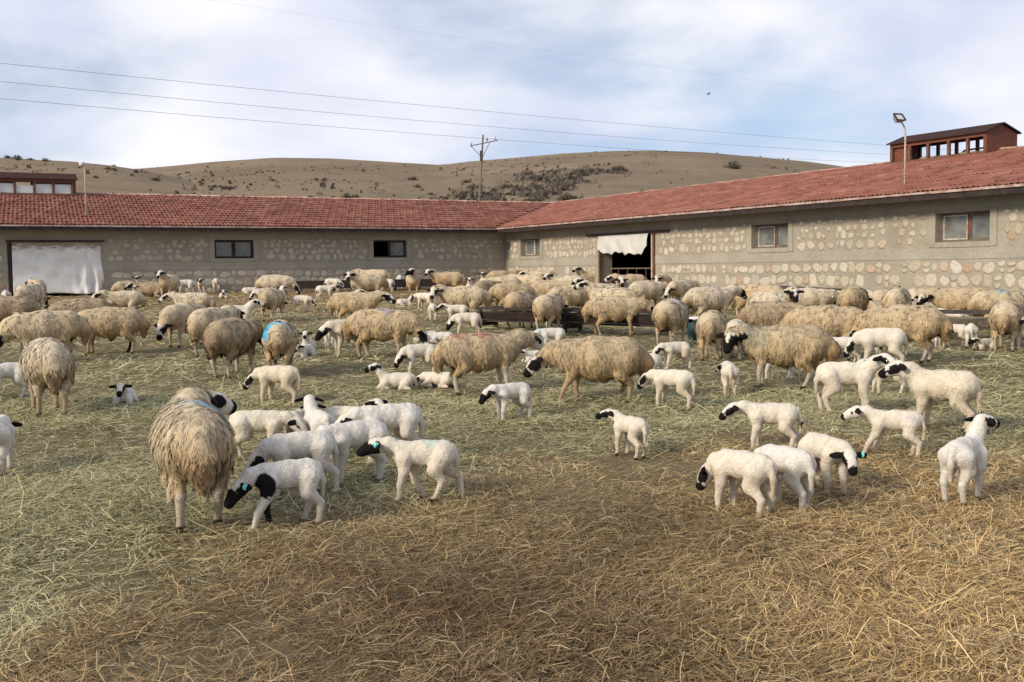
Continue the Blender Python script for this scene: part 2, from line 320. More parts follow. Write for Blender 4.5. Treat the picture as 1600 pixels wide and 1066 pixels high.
def window(w, root, u0, u1, z0, z1, frame, mull, left_open=False, rec=.16):
    fr = MB(); t = .045; n0, n1 = -rec - .05, -rec
    um = (u0 + u1) / 2 + (.02 if w == 'R' else 0)
    wbox(fr, w, u0, u1, n0, n1, z0, z0 + t); wbox(fr, w, u0, u1, n0, n1, z1 - t, z1)
    wbox(fr, w, u0, u0 + t, n0, n1, z0 + t, z1 - t); wbox(fr, w, u1 - t, u1, n0, n1, z0 + t, z1 - t)
    o = fr.build('window', MAT[frame], root)
    m = MB(); wbox(m, w, um - .03, um + .03, n0 - .005, n1 + .012, z0 + t, z1 - t); m.build('mullion', MAT[mull], o)
    for k, (a, b) in enumerate(((u0 + t, um - .03), (um + .03, u1 - t))):
        if left_open and k == 1: continue
        p = MB(); wbox(p, w, a, b, n0 + .015, n1 - .02, z0 + t, z1 - t); p.build('pane', MAT['window_glass'], o)
        s = MB(); q = .022
        wbox(s, w, a, a + q, n1 - .03, n1 + .006, z0 + t, z1 - t); wbox(s, w, b - q, b, n1 - .03, n1 + .006, z0 + t, z1 - t)
        wbox(s, w, a + q, b - q, n1 - .03, n1 + .006, z0 + t, z0 + t + q); wbox(s, w, a + q, b - q, n1 - .03, n1 + .006, z1 - t - q, z1 - t)
        s.build('sash', MAT['pale_paint' if (w == 'R' and k == 0) else frame], o)
window('L', back_barn, 8.5, 9.67, 1.98, 2.53, 'dark_timber', 'dark_timber', rec=.10)
window('L', back_barn, 3.55, 4.69, 1.98, 2.53, 'dark_timber', 'dark_timber', True, rec=.10)
window('R', right_barn, 1.15, 2.45, 1.98, 2.53, 'grey_timber', 'pale_paint')
window('R', right_barn, 12.72, 13.98, 1.98, 2.53, 'grey_timber', 'rust_brown')
window('R', right_barn, 18.1, 19.33, 1.98, 2.53, 'grey_timber', 'rust_red')

# stones: a few shapes, each stone its own object
def stone_mesh(k):
    r = random.Random(40 + k); n = 8; out = []
    ph = r.uniform(0, 6.28); pw = r.uniform(2.2, 5)
    asp = r.uniform(.72, 1.0)
    ring = []
    for i in range(n):
        a = ph + 2 * math.pi * i / n + r.uniform(-.22, .22); q = r.uniform(.74, 1.10)
        c, s_ = math.cos(a), math.sin(a); m = (abs(c) ** pw + abs(s_) ** pw) ** (-1 / pw)
        ring.append((c * m * q * .5, s_ * m * q * .5 * asp))
    vs = [(x, -.05, z) for x, z in ring] + [(x * .95, .010, z * .95) for x, z in ring] + [(x * .70, .020 + r.uniform(-.006, .007), z * .70) for x, z in ring] + [(0, .020, 0)]
    fs = []
    for i in range(n):
        j = (i + 1) % n
        fs += [(i, n + i, n + j, j), (n + i, 2 * n + i, 2 * n + j, n + j), (2 * n + i, 3 * n, 2 * n + j)]
    me = bpy.data.meshes.new('stone'); me.from_pydata(vs, [], fs); me.materials.append(MAT['field_stone']); me.polygons.foreach_set('use_smooth', [True] * len(fs)); return me
STONES = [stone_mesh(k) for k in range(14)]
def build_stones(w, root, vis):
    r = random.Random(5 if w == 'L' else 9); L = []
    def clear(u, z, s):
        for (u0, u1, z0, z1) in OPEN[w]:
            if u0 - .17 - s < u < u1 + .17 + s and z0 - .12 - s < z < z1 + .06 + s: return False
        return True
    for zc, hh in ((2.01, .20), (2.20, .16), (2.36, .15), (2.50, .12)):   # upper band: stones set apart in the mortar
        u = .1 + r.uniform(0, .2)
        while u < LEN[w] - 1:
            s = r.uniform(.10, .25) if zc < 2.1 else r.uniform(.08, .18); h = min(hh * r.uniform(.75, 1.15), s * r.uniform(.8, 1.7))
            if r.random() > (.07 if zc < 2.1 else .22): L.append((u + s / 2, zc + r.uniform(-.035, .035), s, h))
            u += s + r.uniform(.015, .12)
    z = 1.62
    while z > .3:                                           # lower band: rough courses
        h0 = r.uniform(.20, .29); u = .1 + r.uniform(0, .2)
        while u < LEN[w] - 1:
            s = r.uniform(.12, .34)
            if s < .17 and r.random() < .6:                  # two small stones one above the other
                L.append((u + s / 2, z - h0 * .27, s, h0 * .46)); L.append((u + s / 2, z - h0 * .76, s * .9, h0 * .42))
            elif r.random() > .05: L.append((u + s / 2, z - h0 / 2 + r.uniform(-.025, .025), s, h0 * r.uniform(.74, 1.0)))
            u += s + r.uniform(.008, .06)
        z -= h0 + .012
    L = [q for q in L if clear(q[0], q[1], q[2] * .5)]
    L = [q for q in L if bl(*wp(w, q[0], 0, q[1])).z > ground_z(*bl(*wp(w, q[0], 0, 0))[:2]) + .05]
    def size(q):
        p = bl(*wp(w, q[0], 0, q[1])); return (0 if (q[0] > vis or p.z < 1.12) else 1, q[2] * q[3] / (p.x ** 2 + p.y ** 2))
    L.sort(key=size, reverse=True)
    merged = MB()
    rot0 = 0 if w == 'L' else -math.pi / 2
    for k, (u, z, s, h) in enumerate(L):
        me = STONES[r.randrange(14)]; flip = r.choice((-1, 1)); tilt = r.uniform(-.25, .25)
        M = Matrix.Translation(wp(w, u, .0, z)) @ Matrix.Rotation(rot0, 4, 'Z') @ Matrix.Rotation(tilt, 4, 'Y') @ Matrix.Diagonal((s * 1.2, r.uniform(.25, .5), h * 1.34, 1))
        if k < 290:
            o = bpy.data.objects.new('stone', me); col.objects.link(o); o.parent = root; o.matrix_local = M
        else:
            merged.add([M @ v.co for v in me.vertices], [tuple(p.vertices) for p in me.polygons], True)
    tag(merged.build('rubble_stones', MAT['field_stone2'], root), kind='stuff')
def stone2():
    m = mat('field_stone2', rough=.9, spec=.15); t = NT(m); p = t.coord('Object')
    vo = t.n('TexVoronoi'); vo.inputs['Scale'].default_value = 4.0; t.l(p, vo.inputs['Vector']); sx = t.n('SeparateColor'); t.l(vo.outputs['Color'], sx.inputs[0])
    c = t.ramp(sx.outputs[0], [(0, (.46, .40, .30)), (.3, (.62, .56, .45)), (.5, (.52, .43, .31)), (.75, (.60, .51, .40)), (.93, (.46, .30, .19)), (1, (.58, .5, .4))])
    t.l(c, t.b.inputs['Base Color']); t.bump(t.noise(p, 9, 5), .6, .02)
stone2()
build_stones('L', back_barn, 16.5); build_stones('R', right_barn, 20.6)

# roofs: every tile is geometry
def tile_shape(wd=.235, ln=.46):
    prof = [(-.5, .0), (-.36, .024), (-.22, .024), (-.08, .002), (.04, .0), (.18, .024), (.32, .024), (.5, .0)]
    vs = []; n = len(prof)
    for v, dz in ((0.0, .040), (ln, .0)):                   # lower edge sits on the next course
        vs += [(x * wd, v, z + dz) for x, z in prof]
    vs += [(x * wd, .0, z + .040 - .032) for x, z in prof]
    fs = [(i, i + 1, n + i + 1, n + i) for i in range(n - 1)] + [(2 * n + i, 2 * n + i + 1, i + 1, i) for i in range(n - 1)]
    return vs, fs
def tile_col(r):
    q = r.random(); c = np.array((.24, .10, .078)) if q < .70 else np.array((.195, .083, .066)) if q < .86 else np.array((.27, .125, .098)) if q < .965 else np.array((.26, .135, .105))
    return c * r.uniform(.86, 1.14)
TV, TF = tile_shape()
def build_roof(w, root, single_range):
    r = random.Random(21 if w == 'L' else 22); pitch = math.atan(SL); V = []; F = []; Cc = []
    tiles = []; wd, crs = .226, .375
    slope = (RIDGE_S + OV) / math.cos(pitch); rows = int(slope / crs) + 1
    for i in range(rows):
        d = i * crs; s = d * math.cos(pitch) - OV
        if s > RIDGE_S - .12: break
        u = max(-s, -RIDGE_S) + .04 + (i % 2) * .0
        while u < LEN[w] + .3:
            tiles.append((u + r.uniform(-.006, .006), s, i, r.uniform(-.022, .022), r.uniform(-.004, .010))); u += wd
    shared = {}
    keyc = [tile_col(r) for _ in range(7)]
    def tmesh(k):
        if k not in shared:
            shared[k] = np_mesh('tile', TV, TF, np.tile(keyc[k], (len(TV), 1)), MAT['roof_tile']); shared[k].polygons.foreach_set('use_smooth', [True] * len(TF))
        return shared[k]
    n1 = 0
    for (u, s, i, rz, dz) in tiles:
        z = roof_z(s) + dz + .012
        if w == 'L': M = Matrix.Translation((u, -s, z)) @ Matrix.Rotation(math.pi, 4, 'Z') @ Matrix.Rotation(pitch, 4, 'X') @ Matrix.Rotation(rz, 4, 'Z')
        else: M = Matrix.Translation((-s, u, z)) @ Matrix.Rotation(math.pi / 2, 4, 'Z') @ Matrix.Rotation(pitch, 4, 'X') @ Matrix.Rotation(rz, 4, 'Z')
        if single_range and single_range[0] < u < single_range[1] and n1 < 298:
            o = bpy.data.objects.new('tile', tmesh(r.randrange(7))); col.objects.link(o); o.parent = root; o.matrix_local = M; n1 += 1
        else:
            b = len(V); V += [tuple(M @ Vector(p)) for p in TV]; F += [tuple(b + q for q in f) for f in TF]; c = tile_col(r); Cc += [c] * len(TV)
    me = np_mesh('roof_tiles', V, F, np.array(Cc), MAT['roof_tile']); me.polygons.foreach_set('use_smooth', [True] * len(F))
    tag(link('roof_tiles', me, root), kind='stuff')
    # deck under the tiles, far slope, soffit and fascia
    e = LEN[w] + .25; dk = MB()
    def P(u, s, z): return wp(w, u, -s, z)
    dk.add([P(OV - .02, -OV + .02, roof_z(-OV) - .02), P(e, -OV + .02, roof_z(-OV) - .02), P(e, RIDGE_S, roof_z(RIDGE_S) - .03), P(-RIDGE_S, RIDGE_S, roof_z(RIDGE_S) - .03)], [(0, 1, 2, 3)])
    S2 = 2 * RIDGE_S + OV
    dk.add([P(-RIDGE_S, RIDGE_S, roof_z(RIDGE_S) - .03), P(e, RIDGE_S, roof_z(RIDGE_S) - .03), P(e, S2, EAVE), P(-S2, S2, EAVE)], [(0, 1, 2, 3)])
    dk.add([P(e - .02, -OV, EAVE - .1), P(e - .02, RIDGE_S, roof_z(RIDGE_S) - .04), P(e - .02, S2, EAVE - .1)], [(0, 1, 2)])
    dk.build('roof_deck', MAT['rust_brown'], root)
    f = MB(); wbox(f, w, OV, e, OV - .05, OV - .02, EAVE - .13, EAVE + .0); f.build('fascia', MAT['dark_timber'], root)
    f = MB(); wbox(f, w, 0.0, e, -.05, OV - .051, EAVE - .075, EAVE - .05); f.build('soffit', MAT['dark_timber'], root)
    f = MB(); u = OV
    while u < e:
        l = r.uniform(1.7, 2.3); q = min(u + l, e); wbox(f, w, u + .004, q, OV - .019, OV + .012, EAVE - .02 + r.uniform(-.006, .004), EAVE + .022); u = q
    f.build('eave_flashing', MAT['flashing'], root)
    rc = MB(); u = -RIDGE_S - .1; zt = roof_z(RIDGE_S) + .0
    while u < e:
        l = .38; y = -RIDGE_S + r.uniform(-.012, .012); z = zt + r.uniform(-.01, .012); pts = []
        for (uu, k) in ((u, 1.0), (u + l + .03, .86)):
            pts += [wp(w, uu, y + math.cos(a) * .135 * k, z - .03 + math.sin(a) * .115 * k) for a in [math.pi * j / 6 for j in range(7)]]
        rc.add(pts, [(j, j + 1, 7 + j + 1, 7 + j) for j in range(6)] + [(0, 1, 2, 3, 4, 5, 6)], True); u += l
    tag(rc.build('ridge_tiles', MAT['ridge_mortar'], root), kind='stuff')
build_roof('L', back_barn, None); build_roof('R', right_barn, (15.75, 20.3))

# ridge ventilators
def cupola(w, root_loc_u, u0, u1, label, bays, milky):
    n0, n1 = -RIDGE_S - .5, -RIDGE_S + .5; zb, zt, zr = 4.0, 4.50, 4.69
    o = empty('roof_ventilator', BC, BA); tag(o, label, 'roof ventilator')
    def bx(nm, u_0, u_1, na, nb, za, zb_, m, par=o): mb = MB(); wbox(mb, w, u_0, u_1, na, nb, za, zb_); return mb.build(nm, MAT[m], par)
    for s, (na, nb) in enumerate(((n1 - .05, n1), (n0, n0 + .05))):
        bx('header', u0, u1, na, nb, zt - (.10 if s == 0 else .04), zt, 'rust_red'); bx('sill', u0, u1, na + .006, nb - .006 + (.02 if s == 0 else 0), zb - .25, zb + .06, 'rust_brown')
        for q in bays: bx('post', q - .035, q + .035, na - .004, nb + .006, zb + .06, zt - (.10 if s == 0 else .04), 'rust_brown')
    for k, (a, b) in enumerate(zip(bays, bays[1:])):
        if milky:
            if k == 2:
                bx('pane', a + .036, b - .036, n1 - .03, n1 - .022, zb + .061, zt - .20, 'milky_pane'); continue
            bx('pane', a + .036, b - .036, n1 - .06, n1 - .052, zb + .061, zt - .15, 'milky_pane'); bx('transom', a + .036, b - .036, n1 - .062, n1 - .03, zt - .149, zt - .101, 'dark_timber')
        elif k == 0: bx('blank_panel', a + .036, b - .036, n1 - .10, n1 - .07, zb + .061, zt - .101, 'rust_red')
    for ue in (u0, u1 - .03):
        mb = MB(); pr = [(n0, zb - .25), (n1, zb - .25), (n1, zt), ((n0 + n1) / 2, zr - .02), (n0, zt)]
        vs = [wp(w, u, n, z) for u in (ue - .002, ue + .032) for n, z in pr]
        mb.add(vs, [(0, 1, 2, 3, 4), (9, 8, 7, 6, 5)] + [(i, 5 + i, 5 + (i + 1) % 5, (i + 1) % 5) for i in range(5)])
        mb.build('gable_end', MAT['rust_red'], o)
    if not milky:
        mb = MB(); m_ = (bays[2] + bays[3]) / 2 + .1
        mb.bar(wp(w, m_ - .3, n0 + .1, 4.12), wp(w, m_ - .42, n0 - .3, 4.30), .035); mb.bar(wp(w, m_ + .4, n0 + .1, 4.12), wp(w, m_ + .3, n0 - .3, 4.30), .035); mb.bar(wp(w, m_ - .42, n0 - .3, 4.30), wp(w, m_ + .3, n0 - .3, 4.30), .04)
        mb.build('open_vent_flap', MAT['dark_timber'], o)
    mb = MB(); e = .07; mid = (n0 + n1) / 2
    for (na, za), (nb, zb_) in (((n1 + e, zt - .02), (mid, zr)), ((mid, zr), (n0 - e, zt - .02))):
        vs = [wp(w, u, n, z + d) for d in (0, .03) for u in (u0 - .06, u1 + .06) for n, z in ((na, za), (nb, zb_))]
        mb.add(vs, [(0, 1, 3, 2), (4, 6, 7, 5), (0, 4, 5, 1), (2, 3, 7, 6), (0, 2, 6, 4), (1, 5, 7, 3)])
    mb.build('ventilator_roof', MAT['cupola_roof'], o)
cupola('R', 0, 13.3, 16.1, 'rusty red ventilator box on the ridge of the right barn roof', [13.34, 13.90, 14.45, 15.05, 15.58, 16.05], False)
cupola('L', 0, 13.06, 18.2, 'dark red glazed ventilator box on the ridge at the left end', [13.16 + .545 * k for k in range(10)], True)

# doorway of the right barn: beam, frame, flap, gate
d0, d1 = 6.0, 8.7
def rb(nm, u0, u1, n0, n1, z0, z1, m, par): mb = MB(); wbox(mb, 'R', u0, u1, n0, n1, z0, z1); return mb.build(nm, MAT[m], par)
rb('door_beam', 5.35, 9.45, -.02, .07, 2.49, 2.55, 'dark_timber', right_barn)
rb('door_post', 8.56, 8.70, -.25, -.02, .3, 2.48, 'cream_post', right_barn); rb('door_post', 8.71, 8.79, -.03, .05, .3, 2.48, 'rust_brown', right_barn)
rb('door_post', 5.97, 6.03, -.02, .03, .3, 2.48, 'rust_brown', right_barn)
gate = tag(empty('pen_gate', tuple(bl(-.28, 7.3, 0)), BA), 'low rusty metal gate closing the open doorway of the right barn', 'gate')
for z in (1.55, 1.05): mb = MB(); mb.bar((0, -1.22, z), (0, 1.22, z), .03); mb.build('rail', MAT['rust_brown' if z < 1.2 else 'grey_timber' if z > 1.5 else 'rust_brown'], gate)
for k in range(6): mb = MB(); mb.bar((0.03, -1.15 + k * .46, .62), (.03, -1.15 + k * .46, 1.54), .02); mb.build('bar', MAT['rust_brown'], gate)
mb = MB(); mb.box((-.02, 0, .85), (.02, 2.4, .45)); mb.build('sheet_panel', MAT['rust_brown'], gate)
def cloth(name, w, u0, u1, z0, z1, fn, m1, m2, split, label, nu=70, nz_=36, thick=.008):
    V = []; F = []; mi = []
    for i in range(nu + 1):
        for j in range(nz_ + 1):
            p, q = i / nu, j / nz_; du, dn, dzz = fn(p, q)
            V.append(wp(w, u0 + (u1 - u0) * p + du, dn, z0 + (z1 - z0) * q + dzz))
    n = nz_ + 1
    for i in range(nu):
        for j in range(nz_): F.append((i * n + j, (i + 1) * n + j, (i + 1) * n + j + 1, i * n + j + 1)); mi.append(1 if split(i / nu, j / nz_) else 0)
    me = bpy.data.meshes.new(name); me.from_pydata(V, [], F); me.materials.append(MAT[m1]); me.materials.append(MAT[m2])
    me.polygons.foreach_set('material_index', mi); me.polygons.foreach_set('use_smooth', [True] * len(F))
    o = link(name, me); o.location = BC; o.rotation_euler = (0, 0, BA); sd = o.modifiers.new('thickness', 'SOLIDIFY'); sd.thickness = thick
    return tag(o, label, 'tarpaulin')
def f_left(p, q):                       # p = 0 is the right-hand side as seen from the yard
    g = math.exp(-((p - .02) / .20) ** 2); lo = 1 - q
    fold = 1.7 * g * (.05 * math.sin((p * 34 + lo * 2.2 * (p - .1) * 8)) + .03 * math.sin(p * 61 + lo * 3)) * (.35 + lo)
    dg = .05 * math.exp(-(((p - .10) - lo * .16) / .028) ** 2) * min(1, lo * 2)
    wr = .012 * math.sin(p * 9 + q * 5) + .010 * math.sin(q * 17 + 2 * math.sin(p * 6)) + .004 * math.sin(p * 27 + q * 11)
    return (.03 * g * math.sin(lo * 6), .035 + fold * .9 + dg + wr, -.02 * math.sin(p * 9) * (1 - q))
def stained_tarp():
    m = mat('stained_tarp', rough=.75, spec=.3); t = NT(m); p = t.coord('Object'); sp_ = t.n('SeparateXYZ'); t.l(p, sp_.inputs[0])
    ad = t.n('Math', operation='MULTIPLY_ADD'); t.l(t.noise(t.coord('Object', (2.2, 2.2, 9)), 2.0, 6, .65), ad.inputs[0]); ad.inputs[1].default_value = .55; t.l(sp_.outputs['Z'], ad.inputs[2])
    base = t.ramp(t.noise(p, 3, 6), [(.35, (.72, .71, .68)), (.65, (.86, .86, .84))])
    c = t.mix(t.ramp(ad.outputs[0], [(.0, (0,) * 3), (1, (1,) * 3)]), base, base)
    mr = t.n('MapRange'); mr.inputs['From Min'].default_value = 2.50; mr.inputs['From Max'].default_value = 2.66; t.l(ad.outputs[0], mr.inputs['Value'])
    t.l(t.mix(mr.outputs[0], base, (.30, .225, .155)), t.b.inputs['Base Color'])
stained_tarp()
zg = float(ground_z(-12.6, 30.8)) + .05
cloth('tarp_curtain', 'L', 12.83, 15.16, zg, 2.46, f_left, 'stained_tarp', 'stained_tarp', lambda p, q: False, 'large white tarpaulin hung as a curtain over the wide left doorway')
mb = MB(); wbox(mb, 'L', 12.75, 15.3, .02, .07, 2.465, 2.51); mb.build('curtain_rail', MAT['dark_timber'], back_barn)
mb = MB(); wbox(mb, 'L', 15.18, 15.27, -.3, .03, .7, 2.45); mb.build('door_post', MAT['dark_timber'], back_barn)
def f_right(p, q):
    lo = 1 - q; sag = -.05 * math.sin(p * 3.0) * lo + (.035 * math.sin(p * 17 + 1) + .025 * math.sin(p * 41)) * lo ** 2 - .10 * lo * math.exp(-((p - .80) / .10) ** 2)
    e = max(0, p - .86) / .14
    return (-.12 * e * lo, .05 + .03 * lo * math.sin(p * 11 + 1) + .02 * math.sin(p * 23 + q * 4) * lo + .03 * lo * math.sin(q * 2.4), sag + .16 * e * lo)
cloth('tarp_flap', 'R', 6.0, 8.52, 2.02, 2.48, f_right, 'white_tarp', 'white_tarp', lambda p, q: False, 'short white tarpaulin flap rolled up above the dark right doorway', 50, 16)

# lamps on the roofs
def roof_lamp(loc, h, label, flood):
    o = empty('yard_lamp', tuple(loc), 0); tag(o, label, 'lamp')
    mb = MB()
    if flood:
        mb.tube([(0, 0, -.15), (0, 0, h - .12), (-.03, -.02, h + .02), (-.10, -.05, h + .12)], [.022, .020, .018, .018], 8); mb.build('pole', MAT['pale_paint'], o)
        M = Matrix.Translation((-.16, -.10, h + .20)) @ Matrix.Rotation(math.radians(25), 4, 'Z') @ Matrix.Rotation(math.radians(-38), 4, 'X')
        vs = [M @ Vector((x * sx, y, z * sx)) for y, sx in ((.0, 1.0), (.10, .62)) for x, z in ((-.11, -.085), (.11, -.085), (.11, .085), (-.11, .085))]
        hd = MB().add(vs, [(0, 1, 2, 3), (7, 6, 5, 4), (0, 4, 5, 1), (1, 5, 6, 2), (2, 6, 7, 3), (3, 7, 4, 0)]).build('lamp_head', MAT['galvanised'], o)
        mb = MB()
        for a, b in (((-.11, -.085), (.11, -.085)), ((.11, -.085), (.11, .085)), ((.11, .085), (-.11, .085)), ((-.11, .085), (-.11, -.085))): mb.bar(M @ Vector((a[0], -.01, a[1])), M @ Vector((b[0], -.01, b[1])), .025)
        mb.build('rim', MAT['dark_timber'], hd)
        MB().add([M @ Vector((x, -.006, z)) for x, z in ((-.095, -.07), (.095, -.07), (.095, .07), (-.095, .07))], [(0, 1, 2, 3)]).build('glass', MAT['lamp_glass'], hd)
    else:
        mb.tube([(0, 0, -.15), (0, 0, h), (0, -.03, h + .06), (0, -.12, h + .09)], [.026, .024, .02, .02], 8); mb.build('pole', MAT['pale_paint'], o)
        mb = MB(); mb.tube([(0, -.08, h + .12), (0, -.14, h + .09), (0, -.20, h + .06)], [.03, .075, .085], 12); hd = mb.build('lamp_head', MAT['white_rim'], o)
        mb = MB(); mb.tube([(0, -.201, h + .0595), (0, -.215, h + .052)], [.07, .03], 12); mb.build('glass', MAT['lamp_glass'], hd)
    return o
roof_lamp(bl(-.45, 16.9, roof_z(.45) + .03), 1.14, 'floodlight on a thin pale pole standing on the right roof', True)
roof_lamp(bl(13.14, -.6, roof_z(.6) + .03), 1.40, 'small round white lamp on a pale pole at the left roof', False)

# power line
o = tag(empty('power_pole', (-2.35, 80, 3.4)), 'slender wooden power pole with crossarm beyond the back barn roof', 'power pole')
mb = MB(); mb.tube([(-.04, 0, 0), (.1, 0, 2.9), (.44, 0, 7.85)], [.095, .08, .06], 10); mb.build('pole', MAT['pole_wood'], o)
mb = MB(); mb.bar((-.50, 0, 7.05), (1.5, .5, 7.5), .06, .06); arm = mb.build('crossarm', MAT['trough_iron'], o)
mb = MB(); mb.bar((.35, 0, 6.2), (-.42, 0, 7.03), .045, .04); mb.build('brace', MAT['trough_iron'], o)
mb = MB(); mb.bar((.35, 0, 6.2), (.9, .2, 7.3), .035, .035); mb.build('brace', MAT['trough_iron'], o)
mb = MB(); mb.box((.30, -.12, 6.35), (.22, .16, .7)); mb.build('switch_box', MAT['trough_iron'], o)
for x, y, z in ((-.42, 0, 7.1), (.72, .26, 7.4), (1.28, .42, 7.5)):
    mb = MB(); mb.tube([(x, y, z), (x, y, z + .14), (x, y, z + .2), (x, y, z + .28)], [.03, .09, .06, .03], 8); mb.build('insulator', MAT['insulator'], arm)
def wire(z0, z1, z2, label, r=.010, name='power_line'):
    pts = []
    for k in range(41):
        t = k / 40; Y = 40 + t * 110; X = -1.9 + (Y - 80) * 1.2
        zz = np.interp(Y, [59, 81, 114], [z0, z1, z2]) if 59 < Y < 114 else (z0 + (Y - 59) * (z1 - z0) / 22 if Y <= 59 else z2 + (Y - 114) * (z2 - z1) / 33)
        q = np.polyfit([59, 81, 114], [z0, z1, z2], 2); pts.append((X, Y, float(np.polyval(q, Y))))
    mb = MB(); mb.tube(pts, r, 5, False); tag(mb.build(name, MAT['wire']), label, 'power line', 'overhead power lines')
wire(12.76, 12.95, 13.8, 'uppermost of the three clear power lines crossing the sky')
wire(11.80, 11.88, 12.9, 'middle one of the three clear power lines crossing the sky')
wire(10.90, 10.99, 12.0, 'lowest power line crossing the sky, touching the power pole')
wire(17.75, 17.9, 18.6, 'faint thin power line high in the upper part of the sky', .0028)

# a bird in the sky
o = tag(empty('bird', (7.15, 40, 1.56 + .1548 * 40), math.radians(200), .48), 'tiny dark bird flying in the sky above the right roof', 'bird')
mb = MB(); mb.tube([(-.14, 0, .01), (-.06, 0, 0), (.03, 0, 0), (.11, 0, .015), (.15, 0, .01)], [.006, .032, .04, .026, .006], 8)
W = [[(.06, .02, .01), (-.05, .02, .01), (-.03, .16, .08), (.06, .15, .085), (-.05, .30, .12)]]
for s in (-1, 1): mb.add([(x, y * s, z) for x, y, z in W[0]] + [(x, y * s, z - .008) for x, y, z in W[0]], [(0, 1, 2, 3), (3, 2, 4), (5, 8, 7, 6), (8, 9, 7)], True)
mb.build('body', MAT['bird_plumage'], o)

# feed troughs and buckets
def trough(name, p0, p1, h, wdt, label, kind='timber', legs=3):
    p0, p1 = Vector((p0[0], p0[1], 0)), Vector((p1[0], p1[1], 0)); c = (p0 + p1) / 2; L = (p1 - p0).length
    ang = math.atan2(p1.y - p0.y, p1.x - p0.x); g0, g1 = float(ground_z(p0.x, p0.y)), float(ground_z(p1.x, p1.y))
    o = empty(name, (c.x, c.y, (g0 + g1) / 2)); o.rotation_euler = Euler((0, -math.atan2(g1 - g0, L), ang), 'XYZ'); tag(o, label, 'feed trough')
    M1, M2 = ('dark_timber', 'dark_timber') if kind == 'timber' else ('trough_iron', 'trough_iron') if kind == 'iron' else ('grey_timber', 'trough_iron')
    z0 = h * .42
    if kind == 'iron':
        pts = [(-wdt / 2, h), (-wdt * .38, .10), (wdt * .38, .10), (wdt / 2, h)]; vs = []; 
        for x in (-L / 2, L / 2): vs += [(x, y, z) for y, z in pts] + [(x, y * .92, z + (.02 if 0 < i < 3 else -.002)) for i, (y, z) in enumerate(pts)]
        fs = [(i, 8 + i, 9 + i, i + 1) for i in range(3)] + [(4 + i, 5 + i, 13 + i, 12 + i) for i in range(3)] + [(0, 4, 12, 8), (3, 11, 15, 7), (0, 1, 2, 3), (11, 10, 9, 8)]
        MB().add(vs, fs).build('basin', MAT[M1], o)
        for k in range(legs): mb = MB(); x = -L / 2 + .2 + k * (L - .4) / (legs - 1); mb.bar((x, -wdt * .4, 0), (x, wdt * .4, 0), .06, .20, (0, 0, 1)); mb.build('foot', MAT[M1], o)
    else:
        for s in (-1, 1):
            mb = MB(); mb.box((0, s * wdt * .42, z0 + .10), (L, .03, .13), Matrix.Rotation(s * -.45, 4, 'X')); mb.build('side_board', MAT[M1], o)
            mb = MB(); mb.bar((-L / 2, s * wdt * .5, h), (L / 2, s * wdt * .5, h), .045, .045); mb.build('rail', MAT[M2], o)
        mb = MB(); mb.box((0, 0, z0), (L, wdt * .7, .03)); mb.build('base_board', MAT[M2], o)
        for k in range(legs):
            x = -L / 2 + .08 + k * (L - .16) / (legs - 1)
            for s in (-1, 1): mb = MB(); mb.bar((x, s * wdt * .58, 0), (x, s * wdt * .5, h - .023), .06, .06); mb.build('leg', MAT[M1], o)
            mb = MB(); mb.bar((x + .04, -wdt * .5, z0 - .05), (x + .04, wdt * .5, z0 - .05), .05, .07); mb.build('crosspiece', MAT[M1], o)
    return o
trough('feed_trough', (-.5, 19.5), (2.55, 17.7), .38, .50, 'dark wooden feed rack in the middle of the yard beside feeding ewes')
trough('feed_trough', tuple(bl(1.0, 13.5, 0))[:2], tuple(bl(1.0, 16.6, 0))[:2], .50, .45, 'grey plank feed trough against the right barn wall', 'plank')
trough('feed_trough', (6.3, 16.6), (7.75, 16.15), .42, .40, 'low feed rack with thin rail among white lambs at far right', 'plank', 2)
trough('feed_trough', tuple(bl(7.6, 1.0, 0))[:2], tuple(bl(5.0, 1.0, 0))[:2], .34, .42, 'black iron trough along the back wall below the left windows', 'iron')
trough('feed_trough', tuple(bl(4.6, 1.0, 0))[:2], tuple(bl(2.6, 1.0, 0))[:2], .34, .42, 'black iron trough along the back wall nearer the corner', 'iron')
def bucket(x, y, label):
    o = tag(empty('water_tub', (x, y, float(ground_z(x, y)))), label, 'tub')
    mb = MB(); mb.tube([(0, 0, 0), (0, 0, .33)], [.15, .19], 18); mb.build('tub_body', MAT['green_barrel'], o)
    mb = MB(); rr = .19; mb.tube([(rr * math.cos(k * math.pi / 10), rr * math.sin(k * math.pi / 10), .335) for k in range(21)], .022, 6, False); mb.build('rim', MAT['white_rim'], o)
bucket(2.86, 16.9, 'dark green tub with white rim between two ewes at the feed rack')
# ------------------------------------------------------------------ sheep builder (implicit body -> one continuous mesh)
def _v(*a): return np.array(a, float)
def _unit(v): return v / (np.linalg.norm(v) + 1e-9)
def _dir(yaw, pitch):
    y, p = math.radians(yaw), math.radians(pitch)
    return _v(math.cos(p) * math.cos(y), math.cos(p) * math.sin(y), math.sin(p))

